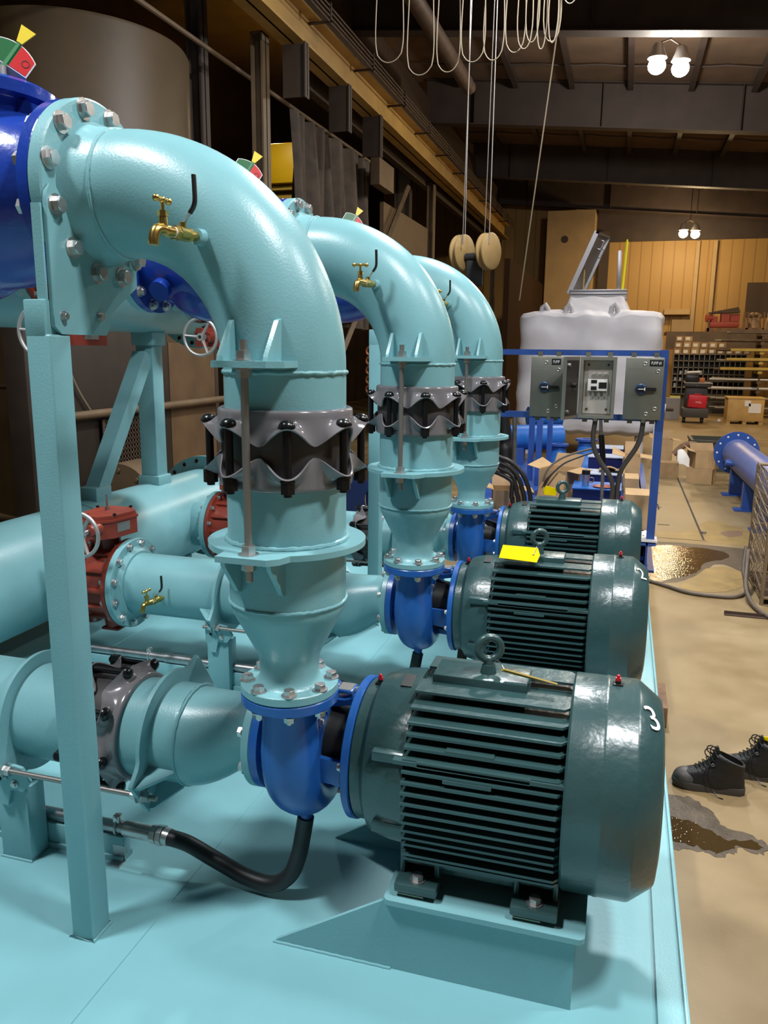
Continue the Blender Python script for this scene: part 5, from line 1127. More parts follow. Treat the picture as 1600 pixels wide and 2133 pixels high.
# ------------------------------------------------------------------ white insulated tank with hatches
t = thing('insulated_tank', 'big white padded insulated tank with an open hatch, behind the switch rack', 'tank', (0.2, 16.6, 0.3))
def tf(i, j):
    a = 2*PI*i; n = 5.5
    sx, sy = cos(a), sin(a); n = 9; k = (abs(sx)**n + abs(sy)**n)**(-1/n)
    prof = [(0.86, 0.42), (0.97, 0.50), (1.0, 0.62), (1.0, 1.2), (1.0, 1.9), (1.005, 2.3), (1.0, 2.50), (0.995, 2.58), (0.96, 2.645), (0.85, 2.68), (0.5, 2.71), (0.0, 2.73)]
    q = j*(len(prof)-1); q0 = min(int(q), len(prof)-2); f = q-q0
    r = prof[q0][0]*(1-f)+prof[q0+1][0]*f; z = prof[q0][1]*(1-f)+prof[q0+1][1]*f
    wob = 0.014*sin(a*9+z*4) + 0.012*sin(a*17-z*7) + 0.012*sin(z*11+a*5)
    rr = r*k
    return Vector((0.215 + (1.30+wob)*rr*sx, 16.7 + (1.45+wob)*rr*sy, z + 0.02*sin(a*11)*(z > 1) + 0.012*sin(a*23+z*3)))
b = M(); b.grid(tf, 160, 60, cu=True)
part('insulation_jacket', b, mat('padded_white_wrap', (0.60, 0.59, 0.635), 0.5, bump=0.9, bscale=6), t, ang=70)
b = M(); b.grid(lambda i, j: Vector((0.30 + (0.62-0.12*j + 0.02*sin(i*40))*max(-1, min(1, 1.35*cos(2*PI*i))), 16.2 + (0.66-0.12*j)*max(-1, min(1, 1.35*sin(2*PI*i))), 2.64 + 0.30*j + 0.012*sin(i*50+j*9))), 80, 8, cu=True); part('hatch_collar', b, INSUL, t, ang=60)
b = M()
for z in (2.90, 2.985, 3.045): b.box((-0.20, 15.72, z), (0.84, 16.72, z+0.035), 0.006)
b.box((-0.18, 15.74, 2.93), (0.82, 16.70, 3.07)); part('hatch_frame', b, GALV, t)
for x, s in ((0.0, 1),):
    b = M(); R = Matrix.Rotation(rad(24), 3, 'Y'); b.box((-0.03, 15.80, 3.08), (0.03, 16.6, 4.20), 0.004, rot=R, piv=(-0.22, 16.2, 3.08)) if False else None
    # open lid hinged on the left edge, leaning right
    d = Vector((0.43, 0, 1.06)).normalized(); n = Vector((d.z, 0, -d.x)); p = Vector((-0.26, 15.85, 3.03)); L = 1.20; yv = Vector((0.20, 0.72, 0))
    b.prism([p, p + d*L, p + d*L + n*0.035, p + n*0.035], yv)
    for k in (0, 1): b.prism([p + n*0.035 + yv*(k*0.95), p + d*L + n*0.035 + yv*(k*0.95), p + d*L + n*0.085 + yv*(k*0.95), p + n*0.085 + yv*(k*0.95)], yv*0.05)
    b.prism([p + d*(L-0.04) + n*0.035, p + d*L + n*0.035, p + d*L + n*0.085, p + d*(L-0.04) + n*0.085], yv)
    lid = part('hatch_lid', b, GALV, t, 'open grey hatch lid leaning left')
    b = M(); b.cyl(p + d*0.5 + n*0.05 + yv*0.3, (0.03, 16.1, 3.08), 0.012, n=8); part('lid_strut', b, YRACK, t)
    b = M(); b.tube([p + d*(L-0.12) + n*0.06 + yv*0.5, p + d*(L-0.12) + n*0.12 + yv*0.5, p + d*(L-0.28) + n*0.12 + yv*0.5, p + d*(L-0.28) + n*0.06 + yv*0.5], 0.012, 8); part('lid_handle', b, ALU, lid)
b = M(); b.box((0.63, 15.85, 3.08), (0.70, 16.6, 3.78), 0.006, rot=Matrix.Rotation(rad(-2), 3, 'Y')); part('second_hatch_lid', b, GALV, t)
b = M(); b.cyl((0.745, 15.9, 3.06), (0.775, 15.9, 3.93), 0.028, n=14); b.cyl((0.775, 15.9, 3.93), (0.776, 15.9, 3.97), 0.015, n=10); part('yellow_pole', b, mat('bright_yellow', (0.85, 0.75, 0.02), 0.4), t)
for x in (-0.62, -0.18, 0.62):
    b = M(); b.tube([(x-0.05, 15.42, 2.60), (x-0.03, 15.38, 2.74), (x+0.03, 15.36, 2.79), (x+0.07, 15.38, 2.72), (x+0.09, 15.42, 2.58)], [0.05, 0.045, 0.05, 0.045, 0.05], 10); part('lifting_eye', b, INSUL, t)
b = M(); b.cyl((1.45, 15.7, 0.93), (1.66, 15.7, 0.93), 0.085, n=20); n1 = part('nozzle', b, INSUL, t)
b = M(); b.cyl((1.66, 15.7, 0.93), (1.80, 15.7, 0.93), 0.05, n=20); part('nozzle_end', b, RUST, n1)
b = M()
for x in (-0.8, 1.25):
    for y in (15.6, 17.8): b.box((x-0.06, y-0.06, 0), (x+0.06, y+0.06, 0.55))
for z in (0.6, 0.85, 0.40): b.box((1.44, 15.4, z), (1.62, 15.44, z+0.025)); 
b.box((1.46, 15.38, 0.1), (1.50, 15.46, 0.95)); part('leg_frame', b, INSUL, t)

# ------------------------------------------------------------------ right side: pipe spool, bin, hose, boots, puddles
t = thing('blue_pipe_spool', 'long blue flanged pipe lying on the floor at the right edge', 'pipe', (2.75, 9.5, 0))
def bp(y): return Vector((2.56 - 0.012*(y-12), y, 0.50))
b = M(); b.cyl(bp(12.7), bp(8.0), 0.205, n=48); part('pipe', b, PBLUE, t)
a = (bp(5.5)-bp(12.7)).normalized()
b = M(); b.lathe([(0.2, -0.035), (0.315, -0.035), (0.315, 0.0), (0.2, 0.0)], bp(12.7), a, 56, closed=True); fl = part('end_flange', b, SBLUE, t)
b = M(); b.lathe([(0.206, 0.10), (0.212, 0.10), (0.212, 0.28), (0.206, 0.28)], bp(12.7), a, 48, closed=True); part('band', b, PBLUE, t)
hole = M(); hole.cyl((0,0,0), (0,0,0.0015), 0.014, n=14); hd = hole.data('bolt_hole', PAPER)
_, u_, v_ = frame(a)
for k in range(12):
    th = 2*PI*k/12; inst('bolt_hole', hd, t, bp(12.7) + u_*(0.27*cos(th)) + v_*(0.27*sin(th)), a)
b = M(); b.cyl(bp(11.6) + Vector((-0.19, 0, -0.02)), bp(11.6) + Vector((-0.29, 0, -0.01)), 0.048, n=20); part('side_nozzle', b, SBLUE, t)
for y in (11.9, 10.75, 9.5, 8.3):
    c = bp(y); b = M(); b.box((c.x-0.26, y-0.10, 0), (c.x+0.26, y+0.10, 0.02)); b.box((c.x-0.17, y-0.06, 0.02), (c.x+0.17, y+0.06, 0.36)); part('saddle', b, SBLUE, t)

t = thing('wire_bin', 'rusty wire mesh bin at the right edge', 'basket', (2.45, 6.9, 0))
b = M(); X0, X1, Y0_, Y1_, Zt = 2.03, 2.95, 6.62, 7.4, 1.02
for z in (0.06, 0.5, Zt):
    b.tube([(X0, Y0_, z), (X1, Y0_, z), (X1, Y1_, z), (X0, Y1_, z)], 0.014, 8, closed=True)
for x, y in ((X0, Y0_), (X1, Y0_), (X1, Y1_), (X0, Y1_)): b.cyl((x, y, 0), (x, y, Zt), 0.016, n=8)
part('frame', b, WIRE, t)
b = M()
for k in range(14): b.tube([(X0, Y0_, 0.06+0.07*k), (X0, Y1_, 0.06+0.07*k)], 0.004, 5); b.tube([(X0, Y0_, 0.06+0.07*k), (X1, Y0_, 0.06+0.07*k)], 0.004, 5)
for k in range(11): b.tube([(X0, Y0_+0.078*k, 0.06), (X0, Y0_+0.078*k, Zt)], 0.004, 5)
for k in range(13): b.tube([(X0+0.077*k, Y0_, 0.06), (X0+0.077*k, Y0_, Zt)], 0.004, 5)
for k in range(9): b.tube([(X0-0.006, Y0_, 0.1+0.1*k), (X0-0.006, Y1_, 0.1+0.1*k+0.14)], 0.006, 5)
part('mesh', b, WIRE, t)
b = M(); b.box((X0+0.02, Y0_+0.02, 0.04), (X1, Y1_-0.02, 0.06)); part('tray', b, RUST, t)
rr = random.Random(21); b = M()
for k in range(150):
    x, y, z = rr.uniform(2.2, 2.78), rr.uniform(6.80, 7.22), 0.14 + 0.62*k/150
    s = (rr.uniform(.02, .13), rr.uniform(.02, .12), rr.uniform(.01, .05)); R = Matrix.Rotation(rr.uniform(0, 3), 3, 'Z') @ Matrix.Rotation(rr.uniform(-.6, .6), 3, 'X')
    if k % 3: b.box((x-s[0], y-s[1], z-s[2]), (x+s[0], y+s[1], z+s[2]), rot=R)
    else: b.cyl((x-s[0], y, z), (x+s[0], y+s[1], z+s[2]), 0.018+s[2]*0.5, n=12)
solo('scrap_heap', 'brown scrap material inside the wire bin', 'scrap', b, mat('scrap_brown', (0.10, 0.075, 0.045), 0.7, var=0.5, scale=10), (2.45, 7, 0.06), kind='stuff')
b = M(); b.tube(bez([(0.9, 7.1, 0.016), (1.17, 7.0, 0.016), (1.34, 6.87, 0.016), (1.48, 6.74, 0.016), (1.66, 6.70, 0.016), (1.85, 6.73, 0.016), (1.97, 6.95, 0.02), (1.98, 7.3, 0.09), (2.02, 7.55, 0.25)], 8), 0.016, 12); solo('air_hose', 'worn brown hose snaking across the floor to the wire bin', 'hose', b, HOSE, (1.6, 6.8, 0))
b = M(); b.tube(bez([(1.985, 7.2, 0.30), (1.955, 6.98, 0.24), (1.93, 6.78, 0.10), (1.95, 6.55, 0.03), (2.02, 6.28, 0.018), (2.2, 6.0, 0.018)], 8), 0.018, 12); solo('loop_hose', 'brown hose curling down in front of the wire bin', 'hose', b, HOSE, (1.95, 6.6, 0.0))
b = M(); b.box((1.72, 6.25, 0), (2.3, 6.285, 0.008)); b.box((1.72, 6.279, 0), (2.3, 6.285, 0.03)); solo('steel_angle', 'thin rusty steel angle lying on the floor below the wire bin', 'steel bar', b, RUST, (2.0, 6.26, 0))
b = M(); b.cyl((1.83, 9.2, 0.0), (1.83, 9.2, 0.02), 0.03, n=14); solo('floor_plug', 'small grey round plug on the floor joint', 'plug', b, ZINC, (1.83, 9.2, 0))
def blob(name, label, pts, m, z, cat='puddle', seed=1):
    rr = random.Random(seed); P = bez([(x, y, z) for x, y in pts] + [(pts[0][0], pts[0][1], z)], 5)[:-1]
    P = [Vector((p.x + rr.uniform(-.008, .008), p.y + rr.uniform(-.012, .012), z)) for p in P]
    b = M(); vs = [b.bm.verts.new(p) for p in P]; b.bm.faces.new(vs); bmesh.ops.triangulate(b.bm, faces=b.bm.faces[:])
    return solo(name, label, cat, b, m, (pts[0][0], pts[0][1], 0))
blob('wet_patch', 'damp halo around the brown puddle by the blue skid', [(0.95, 8.45), (1.33, 8.62), (1.75, 8.62), (2.2, 8.55), (2.35, 8.2), (2.12, 7.95), (2.05, 7.6), (1.85, 7.85), (1.6, 7.35), (1.42, 7.08), (1.1, 6.95), (0.9, 7.2)], WET, 0.0012, 'wet patch')
blob('puddle', 'shiny brown puddle beside the blue skid', [(0.95, 8.3), (1.33, 8.45), (1.55, 8.48), (1.91, 8.40), (1.96, 8.12), (1.73, 7.85), (1.61, 7.45), (1.39, 7.18), (1.25, 7.02), (0.95, 7.1)], WATER, 0.0024, 'puddle', 2)
blob('wet_patch', 'damp patch on the floor in front of the boots', [(1.0, 3.50), (1.20, 3.49), (1.29, 3.48), (1.36, 3.38), (1.39, 3.30), (1.48, 3.26), (1.545, 3.21), (1.525, 3.14), (1.44, 3.15), (1.41, 3.11), (1.34, 3.06), (1.29, 3.09), (1.17, 3.07), (1.0, 3.07)], WET, 0.0012, 'wet patch', 3)
blob('puddle', 'small brown puddle on the floor in front of the boots', [(1.0, 3.33), (1.20, 3.31), (1.32, 3.25), (1.40, 3.20), (1.50, 3.22), (1.52, 3.17), (1.43, 3.165), (1.395, 3.13), (1.345, 3.085), (1.29, 3.11), (1.2, 3.13), (1.0, 3.14)], WATER, 0.0024, 'puddle', 4)
blob('floor_stain', 'small dark brown stain on the floor before the blue pipe', [(2.0, 9.28), (2.12, 9.42), (2.24, 9.45), (2.23, 9.22), (2.1, 9.08), (2.03, 9.15)], mat('stain_brown', (0.17, 0.10, 0.06), 0.5), 0.0012, 'stain', 5)
STN = mat('yellow_floor_stain', (0.25, 0.165, 0.055), 0.45, var=0.2, scale=5)
blob('floor_stain', 'large ochre stain on the floor between the puddle and the blue pipe', [(1.35, 9.15), (1.7, 9.25), (1.95, 9.95), (2.2, 9.7), (2.45, 9.2), (2.4, 8.75), (2.05, 8.75), (1.6, 8.72), (1.3, 8.8)], STN, 0.0006, 'stain', 6)
blob('floor_stain', 'ochre stain on the floor between the puddle and the brown hose', [(1.72, 7.65), (1.9, 7.75), (2.02, 7.5), (1.95, 7.1), (1.7, 6.85), (1.45, 6.9), (1.55, 7.2)], STN, 0.0018, 'stain', 7)
t = thing('wood_block', 'dark wooden block on the floor beside the teal skid edge', 'wood block', (1.17, 4.3, 0))
b = M(); b.box((1.145, 4.16, 0), (1.205, 4.5, 0.115), 0.004); part('timber', b, WOODB, t)

def boot(loc, rz, label):
    t = thing('work_boot', label, 'boot', loc, 'black work boots'); Lc = Vector(loc); R = Matrix.Rotation(rz, 3, 'Z')
    def tr(b):
        for v in b.bm.verts: v.co = Lc + R @ v.co
        return b
    def outline(s, k=0.0):   # sole outline, toe at -x
        pts = []
        prof = [(-0.165, 0.0), (-0.160, 0.026), (-0.145, 0.042), (-0.115, 0.052), (-0.07, 0.054), (-0.02, 0.046), (0.03, 0.040), (0.09, 0.040), (0.125, 0.037), (0.145, 0.022), (0.150, 0.0)]
        for x, y in prof: pts.append((x*s, y*s))
        for x, y in prof[-2:0:-1]: pts.append((x*s, -y*s))
        return pts
    b = M(); O = outline(1.0); n = len(O)
    lv = [(0.0, 0.985), (0.004, 1.0), (0.028, 1.0), (0.034, 0.985)]
    rings = [[b.bm.verts.new((x*s, y*s, z + (0.012*max(0, (-x-0.09)/0.075) if z < 0.01 else 0.004*max(0, (-x-0.09)/0.075)))) for x, y in O] for z, s in lv]
    for i in range(3): b.bridge(rings[i], rings[i+1])
    b.bm.faces.new(rings[0][::-1]); b.bm.faces.new(rings[-1]); part('sole', tr(b), SOLE, t)
    # upper: rings along the height; front end pulls back with height
    b = M(); lv = [(0.030, -0.158, 0.146, 1.0), (0.045, -0.157, 0.145, 1.02), (0.060, -0.150, 0.143, 0.99), (0.073, -0.134, 0.142, 0.96), (0.083, -0.110, 0.141, 0.93), (0.093, -0.082, 0.140, 0.91), (0.105, -0.054, 0.139, 0.90), (0.119, -0.028, 0.138, 0.90), (0.136, -0.006, 0.138, 0.92), (0.152, 0.008, 0.138, 0.95), (0.167, 0.016, 0.139, 0.97)]
    prev = None; m = 40
    for k, (z, xa, xb, w) in enumerate(lv):
        ring = []
        cx, hx = (xa+xb)/2, (xb-xa)/2
        for i in range(m):
            a = 2*PI*i/m; x = cx + hx*cos(a)*(abs(cos(a))**-0.12 if abs(cos(a)) > .05 else 1)
            x = max(xa, min(xb, x))
            f = (x+0.16)/0.31; hw = 0.047*(1 - 0.25*max(0, (f-0.45)) ) * (1 if z < 0.05 else (1.0 if f > 0.5 else 0.95))
            if z > 0.1: hw = 0.040
            y = hw*w*sin(a)*(abs(sin(a))**-0.35 if abs(sin(a)) > .05 else 1); y = max(-hw*w, min(hw*w, y))
            zz = z + ((-0.030*max(0, (x-0.05)/0.09) + 0.020*max(0, (0.05-x)/0.05)) if k >= 9 else 0)
            ring.append(b.bm.verts.new((x, y, zz)))
        if prev: b.bridge(prev, ring)
        else: b.bm.faces.new(ring[::-1])
        prev = ring
    # rolled collar going inside
    inner = [b.bm.verts.new((0.078 + (v.co.x-0.078)*0.84, v.co.y*0.76, v.co.z+0.004)) for v in prev]; b.bridge(prev, inner)
    inn2 = [b.bm.verts.new((0.078 + (v.co.x-0.078)*0.98, v.co.y*0.97, 0.09)) for v in inner]; b.bridge(inner, inn2); b.bm.faces.new(inn2)
    up = part('upper', tr(b), LEATHER, t, ang=70)
    b = M(); b.ball((-0.101, 0, 0.040), 0.05, (1.20, 0.99, 0.94), 28); part('toe_cap', tr(b), TOECAP, t, 'scuffed grey toe cap')
    b = M(); b.tube(bez([(-0.062, 0, 0.095), (-0.036, 0, 0.112), (-0.012, 0, 0.134), (0.006, 0, 0.162), (0.016, 0, 0.192), (0.020, 0, 0.204)], 5), 0.024, 14, r2=0.006, up=(0,1,0)); part('tongue', tr(b), LEATHER, t)
    b = M()
    for k in range(6):
        x = -0.066 + 0.0145*k; z = 0.096 + 0.0105*k + 0.0012*k*k
        b.tube(bez([(x+0.012, -0.036, z-0.006), (x, -0.012, z+0.008), (x-0.003, 0.012, z+0.008), (x+0.010, 0.036, z-0.006)], 4), 0.0028, 6)
    for s, q in ((-1, 0.0), (1, 0.01), (-1, 0.022)):
        b.torus((-0.016+q, s*0.012, 0.180+q*0.6), (0.2, 1, 0.1*s), 0.019, 0.0026, 20, 6)
    b.tube(bez([(-0.02, -0.034, 0.14), (-0.028, -0.052, 0.10), (-0.02, -0.056, 0.06), (0.0, -0.058, 0.03), (0.03, -0.075, 0.006), (0.05, -0.085, 0.003)], 5), 0.0026, 6); part('laces', tr(b), BLACKP, t)
    b = M()
    for s in (-1, 1): b.torus((0.0, s*0.0375, 0.135), (0, s, 0), 0.006, 0.0025, 14, 6)
    part('lace_hook', tr(b), ZINC, t); return t
boot((1.365, 3.60, 0), rad(-1), 'black leather work boot with scuffed toe, left of the pair on the floor')
b2 = boot((1.575, 3.775, 0), rad(-5), 'black work boot with a yellow tab inside, cut by the right picture edge')
b = M(); b.box((1.600, 3.797, 0.155), (1.628, 3.802, 0.195), 0.001); part('pull_tab', b, YTAG, b2, 'yellow tab')

# floor cartons and crate
carton(1.93, 2.30, 12.8, 13.15, 0.0, 0.22, 'lower cardboard box of the pair on the floor left of the blue pipe', rot=-0.25, flaps=False, group='cartons on the floor')
carton(1.97, 2.32, 12.85, 13.15, 0.226, 0.47, 'upper cardboard box of the pair on the floor, flap standing up', rot=0.2, group='cartons on the floor')
carton(1.52, 1.80, 13.2, 13.5, 0.0, 0.24, 'closed cardboard box on the floor just right of the rack post', flaps=False, group='cartons on the floor', m=CARDD)
carton(1.50, 1.75, 14.2, 14.55, 0.0, 0.50, 'open cardboard box behind the rack post, farthest on the floor', group='cartons on the floor')
b = M(); b.grid(lambda i, j: Vector((1.80 + 0.3*i, 13.6 + 0.3*j, 0.03 + 0.38*(0.5+0.5*sin(i*3.0+1))*(0.4+0.6*abs(sin(j*3))))), 12, 12); b.solid(0.005); solo('packing_foam', 'white crumpled packing beside the floor cartons', 'packing', b, PAPER, (1.95, 13.7, 0))
b = M(); b.tube(bez([(1.75, 13.9, 0.3), (1.9, 13.9, 0.45), (2.05, 13.85, 0.48), (2.15, 13.8, 0.42)], 6), 0.05, 10); solo('brown_cloth', 'brown rag draped over the packing', 'cloth', b, WOODB, (1.95, 13.9, 0.3))
t = thing('plastic_crate', 'dark olive plastic crate behind the floor cartons', 'crate', (2.25, 14.6, 0))
b = M(); x0, x1, y0, y1 = 2.05, 2.9, 14.2, 15.0
for a, c in (((x0, y0, 0.03), (x1, y0+0.03, 0.52)), ((x0, y1-0.03, 0.03), (x1, y1, 0.52)), ((x0, y0, 0.03), (x0+0.03, y1, 0.52)), ((x1-0.03, y0, 0.03), (x1, y1, 0.52)), ((x0, y0, 0), (x1, y1, 0.03))): b.box(a, c)
for z in (0.12, 0.30): b.box((x0-0.012, y0-0.012, z), (x1+0.012, y0, z+0.03)); b.box((x0-0.012, y0, z), (x0, y1, z+0.03))
b.box((x0-0.02, y0-0.02, 0.48), (x1+0.02, y0, 0.52)); b.box((x0-0.02, y0, 0.48), (x0, y1, 0.52)); part('crate_body', b, CRATEG, t)

# ------------------------------------------------------------------ far storage: crate, cart, bins, bar rack
t = thing('plywood_crate', 'tan plywood crate on a pallet in front of the bar rack', 'crate', (4.2, 24.6, 0))
b = M(); b.box((3.74, 24.25, 0.09), (4.68, 25.0, 0.72), 0.004); part('case', b, WOOD, t)
b = M(); b.box((3.72, 24.24, 0.70), (4.70, 25.02, 0.74), 0.003); part('lid', b, WOOD, t)
b = M()
for x in (3.74, 4.16, 4.58): b.box((x, 24.27, 0), (x+0.10, 25.0, 0.09))
part('pallet_runner', b, WOOD, t)
b = M(); b.box((4.28, 24.243, 0.32), (4.60, 24.249, 0.58)); part('shipping_label', b, PAPER, t)
b = M(); b.box((4.17, 24.243, 0.50), (4.33, 24.248, 0.66)); part('shipping_label', b, PAPER, t)
t = thing('tool_cart', 'dark rolling tool cart with a red tool case on it', 'cart', (2.9, 24.4, 0))
b = M(); b.box((2.53, 23.95, 0.16), (3.22, 24.7, 0.42), 0.02); part('base', b, mat('dark_grey_cart', (0.06, 0.055, 0.05), 0.5), t)
b = M(); b.box((2.60, 24.25, 0.42), (3.18, 24.7, 1.0), 0.02); b.box((2.56, 24.15, 1.0), (3.26, 24.7, 1.10), 0.02); part('cabinet', b, mat('dark_grey_cart2', (0.045, 0.04, 0.04), 0.5), t)
b = M(); b.box((2.55, 24.12, 1.10), (3.28, 24.7, 1.13), 0.005); part('top_tray', b, GREYP, t)
for x in (2.62, 3.10):
    for y in (24.2, 24.6):
        b = M(); b.cyl((x-0.025, y, 0.075), (x+0.025, y, 0.075), 0.075, n=16); b.box((x-0.03, y-0.03, 0.08), (x+0.03, y+0.03, 0.17)); part('caster', b, BLACKP, t)
t2 = thing('tool_case', 'red tool case with a white script mark standing on the cart', 'case', (2.92, 24.05, 0.42))
b = M(); b.box((2.66, 24.0, 0.425), (3.16, 24.10, 0.79), 0.03, 3, rot=Matrix.Rotation(rad(4), 3, 'Y')); part('shell', b, REDC, t2)
b = M(); b.tube([(2.82, 24.05, 0.78), (2.83, 24.05, 0.82), (3.0, 24.05, 0.81), (3.01, 24.05, 0.77)], 0.012, 8); part('handle', b, REDC, t2)
R3 = RX90 @ Matrix.Rotation(rad(-2), 3, 'Z') @ Matrix(((1, 0.25, 0), (0, 1, 0), (0, 0, 1)))
text('logo', 'Milwaukee', 0.055, WHITE, t2, (2.91, 23.996, 0.595), R3, 0.001)
b = M(); b.prism([(2.81, 23.995, 0.575), (3.02, 23.995, 0.625), (2.96, 23.995, 0.607), (3.01, 23.995, 0.612)], (0, 0.002, 0)); part('logo_flash', b, WHITE, t2)
b = M(); b.box((2.58, 24.2, 1.131), (2.92, 24.5, 1.33), 0.02); b.box((2.60, 24.22, 1.33), (2.90, 24.48, 1.36), 0.01); solo('dark_toolbox', 'dark tool box on top of the cart', 'toolbox', b, BLACKP, (2.75, 24.35, 1.13))
b = M(); b.cyl((2.60, 24.3, 1.40), (2.94, 24.3, 1.42), 0.035, n=14); solo('paper_roll', 'white paper roll on the dark tool box', 'paper roll', b, PAPER, (2.77, 24.3, 1.36))
b = M(); b.box((2.94, 24.25, 1.131), (3.08, 24.4, 1.26), 0.01); solo('orange_box', 'small orange box on the cart top', 'box', b, mat('orange_box', (0.45, 0.13, 0.03), 0.5), (3.0, 24.3, 1.13))
b = M(); b.box((2.15, 25.3, 0.0), (2.55, 25.6, 0.62)); solo('grey_panel_box', 'pale grey box on the floor left of the cart', 'box', b, GREYP, (2.35, 25.4, 0))
b = M(); b.cyl((3.55, 24.6, 0.045), (3.62, 24.6, 0.045), 0.045, n=12); solo('white_cup', 'small white cup on the floor between cart and crate', 'cup', b, PAPER, (3.58, 24.6, 0))

t = thing('bin_shelf', 'grey pigeonhole bin shelf against the far wall', 'shelf', (3.2, 28.2, 0))
b = M()
X0, X1, NY = 2.42, 4.6, 28.0
for k in range(15): x = X0 + (X1-X0)*k/14; b.box((x-0.012, NY, 0.62), (x+0.012, NY+0.4, 1.90))
for k in range(7): z = 0.62 + 1.28*k/6; b.box((X0, NY, z-0.014), (X1, NY+0.4, z+0.014))
b.box((X0, NY+0.39, 0.0), (X1, NY+0.4, 1.9)); part('grid', b, mat('shelf_grey', (0.19, 0.165, 0.125), 0.5), t)
b = M(); b.box((X0, NY+0.37, 0.63), (X1, NY+0.388, 1.89)); part('dark_back', b, BLACKP, t)
for k in range(10):
    rr = random.Random(k); b = M(); x = X0 + 0.06 + 0.155*(k % 7) ; z = 0.634 + 0.2133*(1 + k % 3) - 0.0
    b.box((x, NY+0.05, z+0.001), (x+0.07, NY+0.3, z+0.08+0.05*rr.random())); solo('stock_part', 'pale metal stock item in the pigeonhole shelf', 'stock item', b, ALU, (x, NY+0.2, z), 'stock items in the pigeonholes')
rr = random.Random(4)
bx = 2.38
rows = [(1.905, 0.20, 9), (2.11, 0.20, 6), (2.315, 0.18, 2)]
for r, (z, h, n) in enumerate(rows):
    for k in range(n):
        w = 0.24; x = 2.40 + 0.262*k + 0.02*r; hh = h - rr.uniform(0, 0.03)
        t = thing('stock_carton', 'small cardboard stock carton with white end label on the %s row above the bins' % ('bottom', 'middle', 'top')[r], 'cardboard box', (x+w/2, 28.15, z), 'cartons in the %s row above the bins' % ('bottom', 'middle', 'top')[r])
        b = M(); b.box((x, 28.02, z), (x+w, 28.35, z+hh)); part('carton', b, CARD if rr.random() > .4 else CARDD, t)
        b = M(); b.box((x+0.04, 28.014, z+0.03), (x+0.17, 28.0195, z+0.13)); part('end_label', b, PAPER, t)
b = M(); b.box((2.36, 27.98, 0.3), (2.62, 28.3, 0.32)); b.box((2.40, 27.97, 0.34), (2.72, 28.2, 0.56)); solo('yellow_carton', 'yellow and white carton at the lower left of the bin shelf', 'box', b, mat('yellow_carton', (0.62, 0.62, 0.16), 0.5), (2.55, 28.1, 0.3))
# cantilever bar rack
t = thing('bar_rack', 'long cantilever rack of steel bars along the far right', 'rack', (6.0, 27.6, 0))
for x in (4.75, 6.6, 8.4):
    b = M(); b.box((x, 27.4, 0), (x+0.16, 27.62, 2.6)); part('upright', b, COLM, t)
ZA = (0.28, 0.56, 0.86, 1.14, 1.44, 1.72, 2.02, 2.30, 2.56)
for k, z in enumerate(ZA):
    for x in (4.75, 6.6, 8.4):
        b = M(); b.box((x+0.02, 26.6, z-0.10), (x+0.14, 27.4, z-0.02)); b.cyl((x+0.08, 26.62, z-0.03), (x+0.08, 26.62, z+0.06), 0.02, n=8); part('arm', b, YRACK if k in (4, 5, 6) else COLM, t)
rr = random.Random(9)
for k, z in enumerate(ZA):
    for j in range(5):
        r = rr.uniform(0.022, 0.05); x0 = 3.55 + rr.uniform(-0.2, 0.6) + (0.1 if k > 3 else 0); y = 26.68 + 0.14*j
        b = M(); b.cyl((x0, y, z - 0.02 + r), (9.2, y, z - 0.02 + r + rr.uniform(-0.01, 0.0)), r, n=10)
        solo('steel_bar', 'long steel bar lying on the cantilever rack', 'steel bar', b, (BARM, ALU, RUST, BARM)[rr.randrange(4)], (6, y, z), 'steel bars on the cantilever rack')
for x0, z, m in ((3.9, 2.56, COLM), (3.7, 1.47, YRACK), (3.85, 1.75, YRACK), (3.95, 2.03, YRACK)):
    b = M(); b.box((x0, 26.56, z-0.02), (9.2, 26.60, z+0.09 if m is COLM else z+0.06)); solo('rack_beam', 'flat beam along the front of the cantilever rack', 'beam', b, m, (6, 26.58, z), 'front beams of the cantilever rack')
b = M(); b.box((2.2, 29.4, 2.55), (12, 31.5, 2.65)); b.box((2.2, 29.4, 2.05), (12, 29.5, 2.55)); solo('mezzanine_shelf', 'deep shelf above the bar rack along the far wall', 'shelf', b, COLM, (6, 30, 2.05))
# things on the mezzanine
t = thing('red_pallet_load', 'red steel parts in a stacking frame on the high shelf', 'pallet load', (4.0, 29.9, 2.65))
b = M(); b.box((3.5, 29.6, 2.65), (4.55, 30.3, 2.78)); b.box((3.5, 29.6, 2.65), (3.56, 29.66, 3.3)); b.box((4.6, 29.6, 2.65), (4.68, 29.66, 3.3)); part('frame', b, WOODB, t)
b = M(); b.box((3.56, 29.65, 2.80), (4.5, 30.2, 2.98), 0.02); b.box((3.62, 29.65, 2.98), (3.82, 30.1, 3.16)); b.box((3.92, 29.65, 2.98), (4.18, 30.1, 3.26)); b.box((4.2, 29.7, 3.0), (4.5, 30.1, 3.24)); b.cyl((3.45, 29.7, 3.1), (3.62, 29.75, 3.1), 0.13, n=16); part('red_parts', b, mat('faded_red', (0.36, 0.055, 0.035), 0.5), t)
b = M(); b.prism([(3.5, 29.6, 3.26), (4.5, 29.6, 3.28), (4.42, 29.6, 3.46), (3.6, 29.6, 3.30)], (0, 0.6, 0)); part('tarp', b, CANVAS, t)
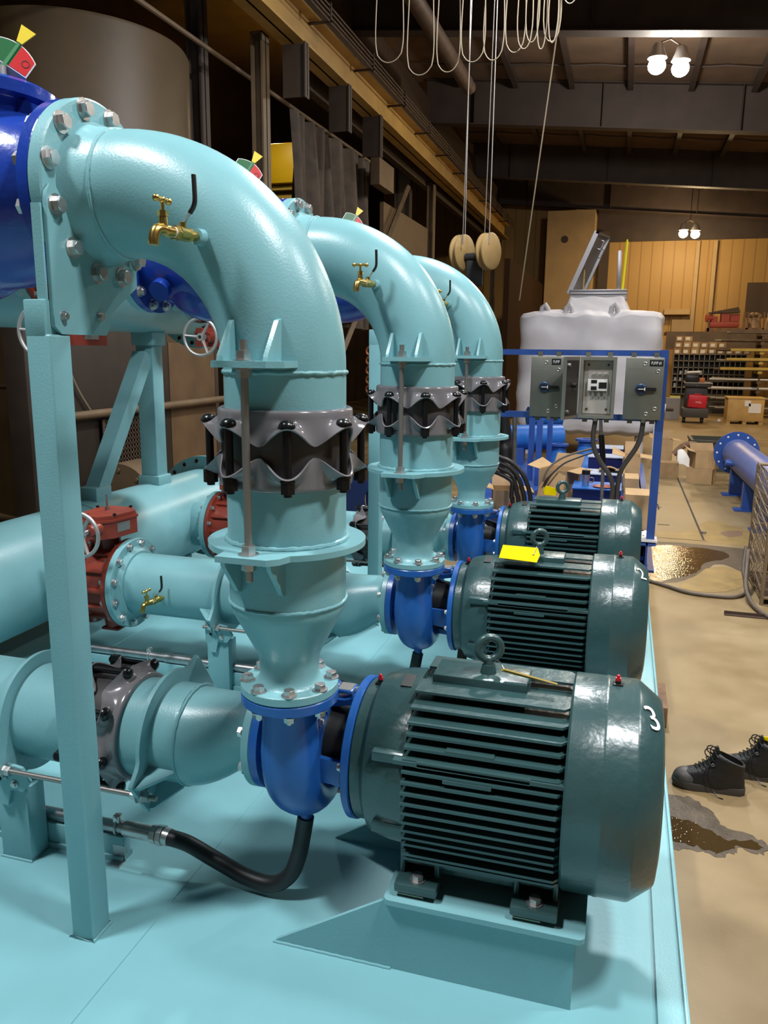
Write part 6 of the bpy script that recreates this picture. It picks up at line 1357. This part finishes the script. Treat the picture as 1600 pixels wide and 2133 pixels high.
t = thing('scrap_pallet', 'brown stacking frame full of mixed parts on the high shelf, left of the white duct', 'pallet load', (5.1, 29.9, 2.65))
b = M()
for x in (4.72, 5.22): b.box((x, 29.6, 2.65), (x+0.05, 29.65, 3.3))
b.box((4.72, 29.6, 2.72), (5.26, 30.2, 2.78)); part('frame', b, WOODB, t)
b = M(); b.cyl((4.99, 29.9, 2.78), (4.99, 29.9, 3.12), 0.22, 0.18, 20); b.ball((4.90, 29.8, 3.20), 0.10); b.ball((5.02, 29.85, 3.22), 0.12, (1, 1, .6)); b.ball((5.12, 29.85, 3.16), 0.09); part('parts', b, mat('mixed_brown', (0.26, 0.17, 0.10), 0.6, var=0.5, scale=8), t)
b = M(); b.cyl((5.72, 29.8, 2.66), (5.78, 29.9, 6.2), 0.36, n=40); b.cyl((5.72, 29.8, 2.65), (5.72, 29.8, 2.72), 0.42, n=40); solo('white_duct', 'thick ivory vertical duct at the right edge', 'duct', b, IVORY, (5.75, 29.85, 2.65))
b = M(); b.box((2.35, 29.6, 2.65), (3.0, 30.2, 3.05)); solo('beige_box', 'pale beige box on the high shelf right of the white tank', 'box', b, BEIGE, (2.7, 29.9, 2.65))

# ------------------------------------------------------------------ camera and view
cam = bpy.data.cameras.new('camera'); co = bpy.data.objects.new('camera', cam); COL.objects.link(co)
yw, pt, rl = rad(16.398), rad(11.5546), rad(0.59)
fw = Vector((-sin(yw)*cos(pt), cos(yw)*cos(pt), -sin(pt))); rt0 = Vector((cos(yw), sin(yw), 0)); up0 = rt0.cross(fw)
rt = rt0*cos(rl) + up0*sin(rl); up = up0*cos(rl) - rt0*sin(rl)
co.matrix_world = Matrix.Translation((0.86, 0, 1.95)) @ Matrix((rt, up, -fw)).transposed().to_4x4()
cam.sensor_fit = 'VERTICAL'; cam.sensor_height = 36.0; cam.lens = 1655.6/2133*36.0; cam.clip_start = 0.05; cam.clip_end = 200
S.camera = co
S.view_settings.view_transform = 'Standard'; S.view_settings.look = 'None'; S.view_settings.gamma = 1.0; S.view_settings.exposure = -0.12
try: S.view_settings.use_curve_mapping = False
except Exception: pass
